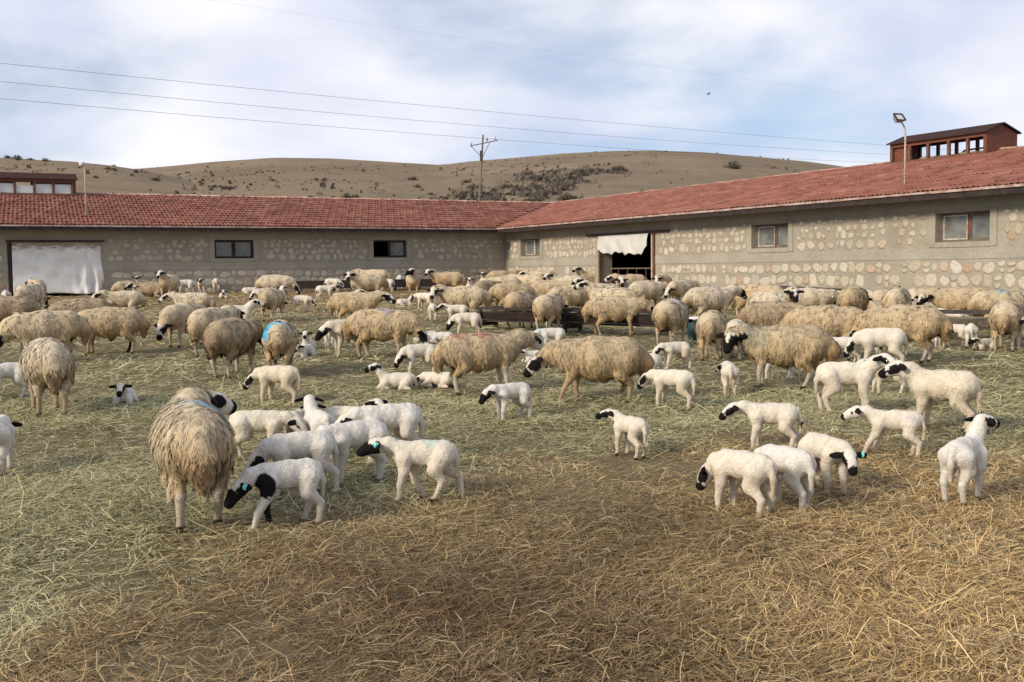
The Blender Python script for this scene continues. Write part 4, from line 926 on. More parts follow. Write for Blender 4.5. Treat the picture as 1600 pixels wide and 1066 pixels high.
# ------------------------------------------------------------------ the flock: kind, x, y, heading (deg), size, build, label
FLOCK = [
    ('ewe', -1.82, 6.18, 113, 0.96, dict(neck=(-26, 12), head=(-66, -10), tone=0, face='eyes', rump=0.45, paint=[(-0.1, -0.11, 0.1, (0.1, 0.42, 0.62), 0.75), (-0.04, 0.06, 0.06, (0.42, 0.52, 0.66), 0.3)], swing=(8, -4, -3, 10)), 'large shaggy tan ewe with blue paint on her back, seen from behind at front left'),
    ('ewe', -4.34, 10.23, 119, 0.98, dict(neck=(0.0, -46), head=(0, -58), tone=3, rump=0.55, paint=[(-0.12, -0.18, 0.1, (0.45, 0.13, 0.13), 0.75)], swing=(3, -3, 4, -4)), 'tan ewe with a red smear on her shoulder, seen from behind at the left edge'),
    ('ewe', -0.32, 11.28, 16, 0.89, dict(neck=(9.0, 8), head=(20, -28), tone=1, rump=0.2, face='small', paint=[(-0.25, -0.02, 0.13, (0.45, 0.13, 0.13), 0.45), (0.0, -0.05, 0.12, (0.45, 0.13, 0.13), 0.45)], swing=(0, 4, 4, -2)), 'big straw-coloured ewe with red paint on her back in the middle of the yard'),
    ('ewe', 0.82, 10.52, 177, 0.89, dict(neck=(0.0, -20), head=(0, -40), tone=1, face='half', swing=(22, -6, -4, 8), rump=0.1), 'brown ewe walking left with her head lowered, legs mid-stride'),
    ('ewe', 2.83, 11.41, 164, 0.93, dict(neck=(30, 5), head=(78, -38), tone=1, face='blaze', paint=[(0.3, 0.06, 0.16, (0.25, 0.32, 0.26), 0.4)], swing=(2, -2, 10, -8)), 'tan ewe with a black face and white crown looking at the camera'),
    ('ewe', -1.72, 14.71, 352, 0.95, dict(neck=(0.0, -46), head=(0, -58), tone=1, face='half', paint=[(0.05, -0.06, 0.11, (0.32, 0.3, 0.44), 0.6)], swing=(4, -4, 6, -4), blacklegs=()), 'brown ewe grazing to the right with a violet mark on her back'),
    ('ewe', -3.27, 12.88, 76, 0.96, dict(neck=(-9.0, -18), head=(-20, -46), tone=2, face='black', rump=0.3, swing=(2, -2, 5, -5)), 'grey-brown ewe seen from behind, her flank against the blue-marked ewe'),
    ('ewe', -2.73, 12.96, 96, 0.93, dict(neck=(0.0, -46), head=(0, -58), tone=0, rump=0.5, paint=[(-0.33, 0.1, 0.13, (0.06, 0.42, 0.66), 0.95), (-0.26, -0.08, 0.14, (0.42, 0.52, 0.66), 0.45)], swing=(4, -4, 4, -4)), 'ewe with a bright blue paint patch on her rump, seen from behind'),
    ('ewe', -4.13, 15.20, 73, 0.93, dict(neck=(0.0, 8), head=(0, -28), tone=0, swing=(2, -3, 2, -2)), 'pale ewe half hidden behind the grey-brown ewe on the left'),
    ('ewe', -4.94, 16.61, 249, 0.93, dict(neck=(0.0, -46), head=(0, -58), tone=0, face='half', swing=(2, -3, 2, -2)), 'beige ewe facing the camera with black ears hanging as she grazes'),
    ('ewe', -6.15, 14.47, 207, 0.98, dict(neck=(0.0, -46), head=(0, -58), tone=0, face='half'), 'pale yellow ewe grazing to the left behind the red-marked ewe'),
    ('ewe', -5.70, 15.55, 196, 0.93, dict(neck=(-4.5, -46), head=(-10, -58), tone=1, rump=0.4, blacklegs=(3,)), 'dark golden-brown ewe with one dark hind leg, grazing on the left'),
    ('ewe', -7.07, 18.11, 203, 0.93, dict(neck=(0.0, -46), head=(0, -58), tone=2), 'dark-backed ewe mostly hidden behind the golden-brown grazing ewe'),
    ('ewe', -8.44, 18.30, 197, 0.98, dict(neck=(0.0, -46), head=(0, -58), tone=2, rump=0.3), 'dark brown ewe cut off by the left edge of the picture'),
    ('ewe', -10.18, 23.33, 84, 0.95, dict(neck=(0.0, -46), head=(0, -58), tone=3, face='half'), 'pale cream ewe seen from behind in front of the white tarpaulin'),
    ('ewe', -11.30, 26.23, 119, 0.93, dict(neck=(18.0, 8), head=(40, -28), tone=0), 'ewe standing behind the pale cream ewe, right before the tarpaulin'),
    ('ewe', -9.02, 29.07, 264, 0.93, dict(neck=(0, 40), head=(0, -25), tone=0, face='eyes'), 'ewe facing the camera head-on near the back wall at left'),
    ('ewe', -7.14, 24.63, 179, 0.88, dict(lie=True, neck=(9.0, 8), head=(20, -28), tone=3, face='eyes', paint=[(-0.02, -0.02, 0.1, (0.02, 0.36, 0.2), 0.9)]), 'resting ewe with a green paint mark on her back'),
    ('ewe', -9.00, 25.53, 197, 0.88, dict(lie=True, neck=(15.75, 8), head=(35, -28), tone=3, face='eyes'), 'pale ewe lying near the back wall behind the golden-brown ewe'),
    ('ewe', -10.70, 30.84, 45, 0.88, dict(lie=True, neck=(-13.5, 8), head=(-30, -28), tone=0, face='eyes'), 'grey-beige ewe resting against the wall right of the tarpaulin'),
    ('ewe', -9.86, 30.24, 182, 0.88, dict(lie=True, neck=(13.5, 8), head=(30, -28), tone=2, face='half'), 'grey ewe lying beside the ewe that faces the camera'),
    ('ewe', -11.71, 32.11, 250, 0.84, dict(lie=True, neck=(9.0, 8), head=(20, -28), tone=2, face='eyes'), 'reddish ewe lying in the shade at the edge of the tarpaulin'),
    ('ewe', -4.69, 21.57, 84, 0.93, dict(neck=(0.0, -46), head=(0, -58), tone=0, rump=0.3), 'tan ewe seen from behind with a lamb peering over her right side'),
    ('ewe', -6.22, 29.14, 6, 0.93, dict(neck=(0.0, -46), head=(0, -58), tone=3, face='half'), 'pale ewe grazing towards the right with a black muzzle, left of the iron trough'),
    ('ewe', -7.90, 34.24, 82, 0.93, dict(neck=(0.0, -18), head=(0, -46), tone=0), 'ewe seen from behind by the back wall under the left window'),
    ('ewe', -7.81, 35.94, 27, 0.93, dict(neck=(0.0, 8), head=(0, -28), tone=1), 'brown ewe at the back wall, only her back visible above others'),
    ('ewe', -6.53, 34.36, 196, 0.93, dict(neck=(25, 42), head=(72, -20), tone=1, face='half'), 'brown ewe at the iron trough, head raised looking at the camera'),
    ('ewe', -3.80, 29.19, 200, 0.95, dict(neck=(25, 28), head=(75, -25), tone=0, face='eyes'), 'tan ewe standing broadside before the back wall, face turned to camera'),
    ('ewe', -4.22, 33.75, 177, 0.95, dict(neck=(0.0, 8), head=(0, -28), tone=0), 'ewe behind the broadside ewe, under the half-open window'),
    ('ewe', -2.75, 30.85, 277, 0.93, dict(neck=(-10, 45), head=(-60, -22), tone=0, face='black'), 'ewe facing the camera with a black head turned to the left'),
    ('ewe', -1.84, 31.61, 181, 0.95, dict(neck=(25, 30), head=(70, -20), tone=1, face='eyes'), 'brown ewe near the corner with horn-like pale ears, head turned to camera'),
    ('ewe', -0.96, 21.75, 182, 0.96, dict(neck=(28, 12), head=(72, -35), tone=0, face='eyes'), 'brown ewe with a white spotted face watching the camera by the feed rack'),
    ('ewe', -2.86, 20.23, 358, 0.91, dict(neck=(-9.0, 8), head=(-20, -28), tone=1, face='half'), 'brown ewe partly hidden behind the ewe with the violet mark'),
    ('ewe', 0.17, 19.47, 63, 0.93, dict(neck=(0.0, -18), head=(0, -46), tone=1, rump=0.6), 'rusty brown ewe seen from behind at the left end of the feed rack'),
    ('ewe', 0.61, 18.21, 72, 0.95, dict(neck=(-9.0, -18), head=(-20, -46), tone=0, rump=0.35), 'grey-tan ewe seen from behind feeding at the rack'),
    ('ewe', 1.68, 17.82, 359, 0.93, dict(neck=(0.0, -18), head=(0, -46), tone=1, face='half'), 'yellow-brown ewe standing broadside, feeding into the rack to the right'),
    ('ewe', 2.33, 16.01, 64, 0.96, dict(neck=(0.0, -46), head=(0, -58), tone=0, rump=0.6, paint=[(0.06, -0.04, 0.17, (0.42, 0.52, 0.66), 0.7)]), 'ewe with a bluish white patch on her back, seen from behind'),
    ('ewe', 2.58, 14.16, 74, 0.91, dict(neck=(0.0, -18), head=(0, -46), tone=0, rump=0.5), 'slim tan ewe seen from behind with pink udder, right of the green tub'),
    ('ewe', 1.89, 20.90, 155, 0.93, dict(neck=(13.5, 46), head=(30, -14), tone=0, face='eyes'), 'ewe with a white black-eyed face looking left above the broadside ewe'),
    ('ewe', 1.84, 22.90, 197, 0.93, dict(neck=(15.75, 46), head=(35, -14), tone=3, face='eyes'), 'spotted-faced ewe looking left, just behind her look-alike neighbour'),
    ('ewe', 2.55, 24.94, 253, 0.93, dict(neck=(10, 30), head=(20, -35), tone=3, face='half'), 'ewe facing the camera with black ears spread, below the dark doorway'),
    ('ewe', 2.99, 24.17, 27, 0.93, dict(neck=(0.0, -18), head=(0, -46), tone=3), 'cream ewe seen from the side behind, right below the doorway'),
    ('ewe', 3.16, 29.26, 196, 0.91, dict(neck=(0.0, 8), head=(0, -28), tone=0), 'ewe at the doorway threshold, back just showing'),
    ('ewe', 3.83, 27.87, 246, 0.93, dict(neck=(4.5, 8), head=(10, -28), tone=0, face='eyes'), 'pale ewe with black ears facing the camera beside the door post'),
    ('ewe', 1.46, 28.36, 165, 0.93, dict(neck=(30, 30), head=(75, -20), tone=3, face='eyes'), 'ewe with a spotted face standing left of the doorway in the crowd'),
    ('ewe', 2.36, 32.31, 201, 0.93, dict(neck=(13.5, 46), head=(30, -14), tone=1, face='eyes'), 'tan ewe with black eye patch beside the left door post'),
    ('ewe', 0.92, 25.24, 349, 0.93, dict(neck=(0.0, -18), head=(0, -46), tone=1), 'tan ewe in the crowd behind the feed rack, back showing'),
    ('ewe', 1.27, 22.22, 210, 0.93, dict(neck=(0.0, -18), head=(0, -46), tone=0), 'ewe hidden behind the rack between two ewes seen from behind'),
    ('ewe', 0.46, 29.84, 160, 0.93, dict(neck=(9.0, 8), head=(20, -28), tone=0, face='black'), 'black-faced ewe turned left in the crowd near the corner'),
    ('ewe', -0.23, 28.06, 186, 0.93, dict(neck=(0.0, -18), head=(0, -46), tone=0), 'pale brown ewe in the crowd behind the rack near the corner'),
    ('ewe', 0.01, 23.83, 16, 0.93, dict(neck=(0.0, -46), head=(0, -58), tone=1), 'tan ewe standing behind the rack with her flank to the camera'),
    ('ewe', -0.55, 25.42, 55, 0.93, dict(neck=(0.0, -18), head=(0, -46), tone=2), 'grey ewe between the spotted-face ewe and the feed rack'),
    ('ewe', -0.28, 33.68, 22, 0.93, dict(neck=(0.0, 8), head=(0, -28), tone=1), 'ewe at the inner corner of the two barns'),
    ('ewe', 0.91, 33.48, 177, 0.93, dict(neck=(13.5, 8), head=(30, -28), tone=0), 'ewe against the right wall left of its first window'),
    ('ewe', 3.85, 24.47, 225, 0.93, dict(neck=(0.0, -18), head=(0, -46), tone=3, paint=[(0.05, 0.0, 0.1, (0.02, 0.36, 0.2), 0.95)]), 'ewe with a round green paint dot, in the crowd right of the doorway'),
    ('ewe', 5.62, 30.06, 333, 0.98, dict(neck=(0.0, -18), head=(0, -46), tone=4), 'orange-brown ewe standing close along the right barn wall'),
    ('ewe', 5.82, 27.45, 170, 0.93, dict(neck=(0.0, -18), head=(0, -46), tone=0), 'pale ewe by the wall right of the orange-brown one'),
    ('ewe', 3.61, 20.00, 20, 0.98, dict(neck=(6.75, 8), head=(15, -28), tone=3, face='half', paint=[(0.1, -0.05, 0.12, (0.32, 0.3, 0.44), 0.35)]), 'cream ewe with violet tint on her back and dark ears, seen from behind'),
    ('ewe', 4.64, 20.97, 315, 0.98, dict(neck=(4.5, -18), head=(10, -46), tone=1), 'golden ewe feeding in the crowd beside the wall trough'),
    ('ewe', 4.32, 18.22, 305, 0.96, dict(neck=(-25, 30), head=(-38, -35), tone=3, face='blaze', paint=[(0.3, 0, 0.2, (0.36, 0.36, 0.33), 0.6)]), 'grey ewe with a black and white face looking at the camera'),
    ('ewe', 2.88, 14.13, 70, 0.74, dict(neck=(0.0, -46), head=(0, -58), tone=5, rump=0.3), 'small whitish ewe seen from behind beside the black-faced ewe'),
    ('ewe', 3.76, 15.65, 350, 0.93, dict(neck=(0.0, -46), head=(0, -58), tone=2), 'dark-backed ewe behind the black-faced ewe'),
    ('ewe', 4.02, 14.01, 346, 1.00, dict(neck=(-6.75, -46), head=(-15, -58), tone=1, face='black'), 'large golden ewe bending her black head down to the right'),
    ('ewe', 5.88, 18.93, 58, 0.98, dict(neck=(0.0, -18), head=(0, -46), tone=1, rump=0.2), 'shaggy brown ewe with her back to the camera at the wall trough'),
    ('ewe', 6.51, 18.57, 61, 0.98, dict(neck=(0.0, -18), head=(0, -46), tone=0, paint=[(0.1, 0, 0.2, (0.4, 0.36, 0.33), 0.5)]), 'grey-backed ewe with her back to the camera, right of the wall trough'),
    ('ewe', 5.35, 19.89, 360, 0.93, dict(neck=(0.0, -18), head=(0, -46), tone=3), 'cream ewe squeezed between the grey ewe and the golden one'),
    ('ewe', 4.83, 13.63, 161, 1.00, dict(neck=(0.0, -46), head=(0, -58), tone=1, face='black', swing=(4, -3, 6, -6)), 'sturdy brown ewe grazing left behind the white yearling'),
    ('ewe', 7.57, 18.55, 160, 0.99, dict(neck=(18, -8), head=(60, -40), tone=1, face='blaze'), 'tan ewe with a black and white face along the right wall'),
    ('ewe', 6.69, 14.86, 60, 0.95, dict(neck=(0.0, -46), head=(0, -58), tone=0, rump=0.55), 'tan ewe seen from behind near the right edge'),
    ('ewe', 8.01, 18.09, 6, 0.93, dict(neck=(0.0, -46), head=(0, -58), tone=0, paint=[(0.0, 0, 0.16, (0.1, 0.42, 0.62), 0.5)]), 'ewe with pale blue paint on her back near the right edge'),
    ('lamb', 2.96, 9.70, 347, 1.29, dict(neck=(-18, 34), head=(-40, -22), face='eyes', tone=0, fat=1.06, swing=(0, 3, -6, 6)), 'clean white yearling with black eye patches, nose to nose with the cream one'),
    ('lamb', 3.44, 8.75, 144, 1.35, dict(neck=(14, 30), head=(28, -18), face='half', tone=2, fat=1.2, swing=(2, -4, -4, 6), ewefl=1), 'cream woolly yearling meeting the white yearling nose to nose'),
    ('lamb', -2.22, 14.99, 211, 1.42, dict(neck=(4.5, -20), head=(10, -42), face='black', tone=2, fat=1.15), 'cream yearling with a black head bent down, left of the grazing brown ewe'),
    ('lamb', -4.65, 18.57, 22, 1.38, dict(neck=(0, 40), head=(-15, -15), face='eyes', tone=0, fat=1.1), 'white yearling with black eyes looking right behind the grey-brown ewe'),
    ('lamb', -3.52, 23.32, 17, 1.33, dict(neck=(0, 25), head=(-20, -20), face='half', tone=0, fat=1.1), 'white yearling facing right with black eye patch, in mid yard'),
    ('lamb', 4.32, 12.86, 166, 1.38, dict(neck=(0.0, -46), head=(0, -55), face='half', tone=0, fat=1.1), 'white yearling seen over the shoulder of the nose-to-nose pair'),
    ('lamb', -12.14, 26.46, 290, 1.09, dict(neck=(0.0, -46), head=(0, -55), face='small', tone=1), 'pinkish white lamb beyond the dark brown ewe at the left edge'),
    ('lamb', 1.90, 8.03, 167, 1.01, dict(neck=(0, 0), head=(10, -32), face='half', tone=0, blotch=[(-0.235, 0.03, 0.2, 0.028)], swing=(4, -4, 2, -6)), 'white lamb with black cheeks standing above the group of three at right'),
    ('lamb', 1.29, 6.13, 128, 1.06, dict(neck=(5.4, -46), head=(12, -55), face='half', tone=0, rump=0.5, swing=(3, -3, -2, 4)), 'white lamb nibbling straw at far left of the right-hand group, dirty tail'),
    ('lamb', 1.57, 6.31, 121, 1.03, dict(neck=(0.0, -46), head=(0, -55), face='eyes', tone=1, swing=(4, -6, -10, 8)), 'white lamb in the middle of the right-hand group, rump towards camera'),
    ('lamb', 1.91, 6.70, 289, 1.01, dict(neck=(-4, -22), head=(-18, -42), face='half', tone=0, eartag=1, swing=(2, -4, 3, -3)), 'white lamb bending towards the camera with turquoise ear tag and black eye patch'),
    ('lamb', 2.71, 7.76, 159, 0.95, dict(neck=(0, 12), head=(5, -20), face='small', tone=0, paint=[(-0.12, 0.05, 0.035, (0.32, 0.3, 0.44), 0.5)], swing=(24, 4, -6, 4)), 'white lamb walking left with a small black eye spot'),
    ('lamb', 2.67, 6.46, 48, 1.06, dict(neck=(-22, 62), head=(-25, -5), face='half', tone=1, swing=(-4, -8, 2, -2)), 'white lamb seen from behind with head raised and one black ear out'),
    ('lamb', 0.85, 7.90, 122, 0.83, dict(neck=(12, 18), head=(55, -8), face='half', tone=0, swing=(2, -2, -2, 4)), 'small white lamb standing alone turned away to the left'),
    ('lamb', 2.17, 10.94, 81, 0.93, dict(neck=(25, -10), head=(40, -20), face='half', tone=0, blotch=[(-0.17, -0.06, 0.125, 0.022)]), 'slim white lamb seen from behind with a black spot on one hind leg'),
    ('lamb', 1.48, 10.11, 147, 1.03, dict(neck=(0, -18), head=(5, -48), face='half', tone=0, swing=(3, -3, -8, 4)), 'white lamb grazing left with black eye and muzzle patches, right of the walking ewe'),
    ('lamb', 1.96, 13.16, 200, 0.95, dict(neck=(4.5, -20), head=(10, -42), face='half', tone=0), 'fluffy white lamb standing behind the grazing lamb'),
    ('lamb', -0.01, 9.56, 212, 0.93, dict(neck=(0, -14), head=(6, -44), face='black', tone=1, swing=(3, -3, -6, 3)), 'white lamb with black face nibbling, just below the red-marked ewe'),
    ('lamb', 0.56, 15.46, 191, 0.95, dict(neck=(0.0, -20), head=(0, -42), face='black', tone=1, paint=[(0.16, 0, 0.07, (0.25, 0.55, 0.52), 0.7)]), 'white lamb with teal paint on its neck behind the walking ewe'),
    ('lamb', 0.31, 14.10, 199, 0.90, dict(lie=True, neck=(9.0, 12), head=(20, -22), face='eyes', tone=1), 'bluish white lamb lying in front of the teal-necked lamb'),
    ('lamb', 1.36, 11.54, 179, 1.04, dict(neck=(0, -8), head=(0, -22), face='black', tone=1), 'white lamb behind the walking ewe, its black head under her belly'),
    ('lamb', 3.72, 10.86, 176, 0.95, dict(neck=(9.0, 12), head=(20, -22), face='half', tone=0), 'white lamb behind the nose-to-nose yearlings, legs showing between them'),
    ('lamb', 4.03, 13.36, 167, 1.00, dict(neck=(4.5, 12), head=(10, -22), face='black', tone=1), 'white lamb with a black head under the large golden ewe'),
    ('lamb', 2.94, 12.15, 168, 0.95, dict(neck=(0.0, 12), head=(0, -22), face='half', tone=1), 'white lamb standing on the far side of the black-faced ewe, only legs visible'),
    ('lamb', 5.97, 15.39, 79, 0.95, dict(neck=(0.0, -20), head=(0, -42), face='half', tone=1), 'white lamb half hidden by the sturdy brown ewe at right'),
    ('lamb', 6.25, 15.54, 163, 0.90, dict(neck=(4.5, -20), head=(10, -42), face='half', tone=0), 'small white lamb facing left in the lamb cluster by the far right rack'),
    ('lamb', 6.45, 15.43, 69, 0.95, dict(neck=(0.0, -20), head=(0, -42), face='eyes', tone=1), 'white lamb seen from behind in the lamb cluster by the far right rack'),
    ('lamb', 7.25, 18.07, 148, 1.00, dict(neck=(18.0, 12), head=(40, -22), face='half', tone=0), 'white lamb with black eye behind the rail of the far right rack'),
    ('lamb', 7.87, 18.51, 155, 1.00, dict(neck=(0.0, -20), head=(0, -42), face='half', tone=0), 'white lamb standing beyond the far right rack beneath the tan ewe'),
    ('lamb', 6.52, 15.14, 207, 0.85, dict(lie=True, neck=(0.0, 12), head=(0, -22), face='black', tone=0), 'dark-headed lamb beside the ewe near the right edge'),
    ('lamb', 6.87, 14.75, 240, 1.04, dict(neck=(0.0, 58), head=(0, -8), face='half', tone=0), 'white lamb cut off by the right edge of the picture'),
    ('lamb', -1.26, 6.04, 210, 1.04, dict(neck=(0, -34), head=(6, -46), face='black', tone=1, blotch=[(0.13, 0.085, 0.24, 0.062), (0.08, 0.02, 0.37, 0.012)], blacklegs=(1,), eartag=1, swing=(20, -8, -4, 6)), 'white lamb with black head, black shoulder patch and turquoise ear tag, nibbling'),
    ('lamb', -0.55, 6.63, 181, 1.03, dict(neck=(0, 8), head=(4, -18), face='black', tone=0, eartag=1, swing=(6, -26, 16, -20), paint=[(-0.05, 0, 0.05, (0.25, 0.55, 0.52), 0.4)]), 'white lamb with black head and turquoise ear tag striding left'),
    ('lamb', -1.33, 6.79, 203, 1.12, dict(neck=(0.0, -46), head=(0, -55), face='half', tone=1, swing=(6, -4, -12, 6)), 'bluish white lamb bending behind the black-shouldered lamb'),
    ('lamb', -1.03, 7.14, 214, 1.14, dict(neck=(6.75, -20), head=(15, -42), face='half', tone=1, swing=(2, -6, 4, -4)), 'white lamb with its head buried among the left-hand group'),
    ('lamb', -0.88, 7.76, 202, 1.19, dict(neck=(0, -20), head=(0, -40), face='half', tone=1), 'large white lamb at the back right of the left-hand group, rump raised'),
    ('lamb', -1.84, 7.91, 5, 1.03, dict(neck=(-8, -22), head=(-15, -44), face='small', tone=0, blotch=[(-0.225, 0.03, 0.27, 0.025)], swing=(0, -2, 2, -8)), 'white lamb with brown ear facing right beside the shaggy ewe'),
    ('lamb', -1.41, 7.93, 120, 1.01, dict(neck=(-10, 45), head=(-35, -15), face='half', tone=1), 'white lamb in the left-hand group seen from behind, head up with black ear'),
    ('lamb', -1.23, 8.24, 348, 0.95, dict(neck=(-10, 35), head=(-35, -35), face='half', tone=0), 'white lamb with black eye patch peering out of the left-hand group'),
    ('lamb', -1.60, 8.24, 71, 0.90, dict(neck=(11.25, 12), head=(25, -22), face='half', tone=0), 'small white lamb head-down at the back of the left-hand group'),
    ('lamb', -2.26, 10.57, 164, 1.10, dict(neck=(0, -36), head=(6, -42), face='half', tone=2, swing=(4, -4, -8, 6)), 'creamy white lamb with black muzzle grazing left in open ground'),
    ('lamb', -3.82, 10.79, 281, 1.00, dict(lie=True, neck=(0, 28), head=(0, -32), face='half', tone=1), 'white lamb lying alone facing the camera with black eyes and nose'),
    ('lamb', -5.17, 11.23, 217, 1.04, dict(neck=(0.0, -46), head=(0, -55), face='half', tone=1), 'white lamb nibbling at the left edge beside the red-marked ewe'),
    ('lamb', -3.57, 7.56, 105, 1.09, dict(neck=(0.0, -20), head=(0, -42), face='half', tone=1), 'white lamb mostly outside the picture at the left edge'),
    ('lamb', -1.08, 12.79, 205, 1.06, dict(neck=(6.75, -46), head=(15, -55), face='half', tone=0, swing=(4, -4, 2, -6)), 'white lamb with black eye patches nibbling behind the red-marked ewe'),
    ('lamb', -1.23, 11.64, 178, 1.03, dict(lie=True, neck=(10, 55), head=(35, -12), face='half', tone=0), 'white lamb lying with raised head, black eyes looking left'),
    ('lamb', -0.78, 11.81, 154, 0.95, dict(lie=True, neck=(0.0, -20), head=(0, -42), face='half', tone=0), 'pinkish white lamb lying against the hind legs of the red-marked ewe'),
    ('lamb', -2.67, 16.17, 93, 0.95, dict(neck=(0.0, -20), head=(0, -42), face='half', tone=1), 'greyish white lamb seen from behind left of the black-headed yearling'),
    ('lamb', -2.96, 15.91, 273, 1.03, dict(lie=True, neck=(0, 62), head=(0, -18), face='eyes', tone=1), 'white lamb looking at the camera beside the blue-marked ewe'),
    ('lamb', -2.82, 14.95, 251, 1.00, dict(lie=True, neck=(9.0, 12), head=(20, -22), face='eyes', tone=1), 'white lamb curled up beside the blue-marked ewe'),
    ('lamb', -4.64, 24.37, 359, 1.04, dict(neck=(0.0, -46), head=(0, -55), face='half', tone=0), 'white lamb with black muzzle grazing right in front of the iron trough'),
    ('lamb', -3.50, 22.56, 199, 0.90, dict(neck=(0.0, -20), head=(0, -42), face='half', tone=0), 'white lamb with a black ear next to the right-facing yearling'),
    ('lamb', -1.93, 24.75, 154, 1.14, dict(neck=(0.0, -20), head=(0, -42), face='half', tone=0), 'white lamb standing left of the spotted-face ewe'),
    ('lamb', -1.54, 21.43, 99, 1.00, dict(neck=(0.0, -20), head=(0, -42), face='half', tone=0), 'slim white lamb seen from behind below the spotted-face ewe'),
    ('lamb', -2.57, 26.42, 26, 1.00, dict(lie=True, neck=(-13.5, 58), head=(-30, -8), face='half', tone=0), 'white lamb lying with its black head turned up in mid yard'),
    ('lamb', -1.03, 20.59, 185, 1.06, dict(neck=(0, 10), head=(20, -30), face='half', tone=0, blotch=[(-0.24, 0, 0.25, 0.05)]), 'white lamb with black eye and black tail by the feed rack'),
    ('lamb', -0.73, 17.85, 190, 1.14, dict(neck=(6.75, -46), head=(15, -55), face='black', tone=0), 'white lamb with a black face nibbling beneath the feed rack end'),
    ('lamb', -1.34, 17.21, 204, 0.95, dict(lie=True, neck=(11.25, 58), head=(25, -8), face='eyes', tone=1), 'bluish lamb lying just right of the grazing brown ewe'),
    ('lamb', -1.09, 16.97, 184, 0.95, dict(lie=True, neck=(11.25, -20), head=(25, -42), face='eyes', tone=1), 'white lamb asleep on its side near the red-marked ewe'),
    ('lamb', -9.89, 23.70, 291, 1.08, dict(lie=True, neck=(0, 20), head=(0, -25), face='eyes', tone=1), 'white lamb lying face to camera in front of the tarpaulin'),
    ('lamb', -8.83, 20.23, 224, 1.08, dict(neck=(0.0, -46), head=(0, -55), face='small', tone=1), 'white lamb rump showing between the pale ewe and the dark brown ewe'),
    ('lamb', -9.10, 26.69, 284, 1.08, dict(neck=(0.0, 58), head=(0, -8), face='eyes', tone=0), 'white lamb facing the camera beside the lying pale ewe'),
    ('lamb', -10.50, 31.17, 269, 1.19, dict(neck=(4.5, 58), head=(10, -8), face='half', tone=0), 'spotted-faced lamb among the resting ewes at the back left'),
    ('lamb', -11.07, 33.97, 26, 1.19, dict(neck=(0.0, -46), head=(0, -55), face='half', tone=0), 'white lamb standing behind the grey lying ewe'),
    ('lamb', -11.68, 32.81, 295, 1.19, dict(neck=(0.0, 58), head=(0, -8), face='half', tone=0), 'lamb with a dark-spotted face by the edge of the tarpaulin'),
    ('lamb', -9.24, 31.23, 204, 1.24, dict(neck=(0.0, -20), head=(0, -42), face='half', tone=1), 'white lamb stretching its neck left beside the head-on ewe'),
    ('lamb', -8.96, 31.92, 278, 1.19, dict(neck=(0.0, 12), head=(0, -22), face='blaze', tone=0), 'lamb with a black and white face by the back wall'),
    ('lamb', -8.74, 32.64, 107, 1.24, dict(neck=(0.0, 12), head=(0, -22), face='half', tone=0), 'white lamb seen from behind at the back wall'),
    ('lamb', -7.77, 29.70, 285, 1.08, dict(lie=True, neck=(0, 20), head=(0, -28), face='half', tone=1), 'white lamb lying down before the back wall, face to camera'),
    ('lamb', -8.67, 34.17, 204, 1.24, dict(neck=(0.0, -46), head=(0, -55), face='half', tone=1), 'pale lamb nibbling under the left window'),
    ('lamb', -8.21, 33.81, 114, 1.24, dict(neck=(9.0, 58), head=(20, -8), face='black', tone=1), 'lamb with black ears under the left window'),
    ('lamb', -7.60, 32.00, 17, 1.08, dict(lie=True, neck=(0.0, 12), head=(0, -22), face='half', tone=0), 'white lamb lying stretched out by the back wall'),
    ('lamb', -5.05, 23.97, 92, 1.30, dict(neck=(-13.5, 58), head=(-30, -8), face='small', tone=0), 'lamb whose white head shows over the tan ewe seen from behind'),
    ('lamb', -6.29, 36.12, 110, 1.24, dict(neck=(0.0, -20), head=(0, -42), face='half', tone=1), 'bluish lamb at the iron trough'),
    ('lamb', -5.33, 32.88, 354, 1.19, dict(neck=(0.0, -46), head=(0, -55), face='half', tone=0), 'white lamb nibbling right in front of the iron trough'),
    ('lamb', -5.13, 34.49, 276, 1.19, dict(neck=(0.0, 12), head=(0, -22), face='eyes', tone=0), 'left one of two lambs facing the camera near the back wall'),
    ('lamb', -4.74, 33.31, 270, 1.19, dict(neck=(-6.75, 12), head=(-15, -22), face='half', tone=0), 'right one of two lambs facing the camera near the back wall'),
    ('lamb', -3.55, 35.09, 101, 1.30, dict(neck=(0.0, -20), head=(0, -42), face='half', tone=1), 'bluish lamb by the second iron trough'),
    ('lamb', -1.12, 29.91, 270, 1.24, dict(neck=(0.0, 58), head=(0, -8), face='eyes', tone=0), 'white lamb facing the camera near the inner corner'),
    ('lamb', -0.85, 34.05, 263, 1.30, dict(neck=(4.5, 58), head=(10, -8), face='half', tone=0), 'lamb with dark-patched face nearest the inner corner'),
    ('lamb', -0.71, 29.59, 251, 1.19, dict(neck=(4.5, 12), head=(10, -22), face='black', tone=0), 'black-faced lamb in front of the inner corner'),
    ('lamb', -9.66, 33.32, 36, 1.23, dict(neck=(-9.0, 12), head=(-20, -22), face='half', tone=0), 'white lamb at the wall behind the green-marked ewe'),
    ('lamb', -9.46, 34.50, 280, 1.19, dict(neck=(0.0, 12), head=(0, -22), face='half', tone=1), 'white lamb by the wall with its face to the camera, left of the left window'),
    ('lamb', -6.08, 26.94, 213, 1.14, dict(neck=(0.0, -46), head=(0, -55), face='half', tone=0), 'white lamb nibbling just left of the tan ewe seen from behind'),
    ('lamb', -3.70, 32.61, 188, 1.19, dict(neck=(0.0, 12), head=(0, -22), face='half', tone=1), 'white lamb standing in front of the second iron trough'),
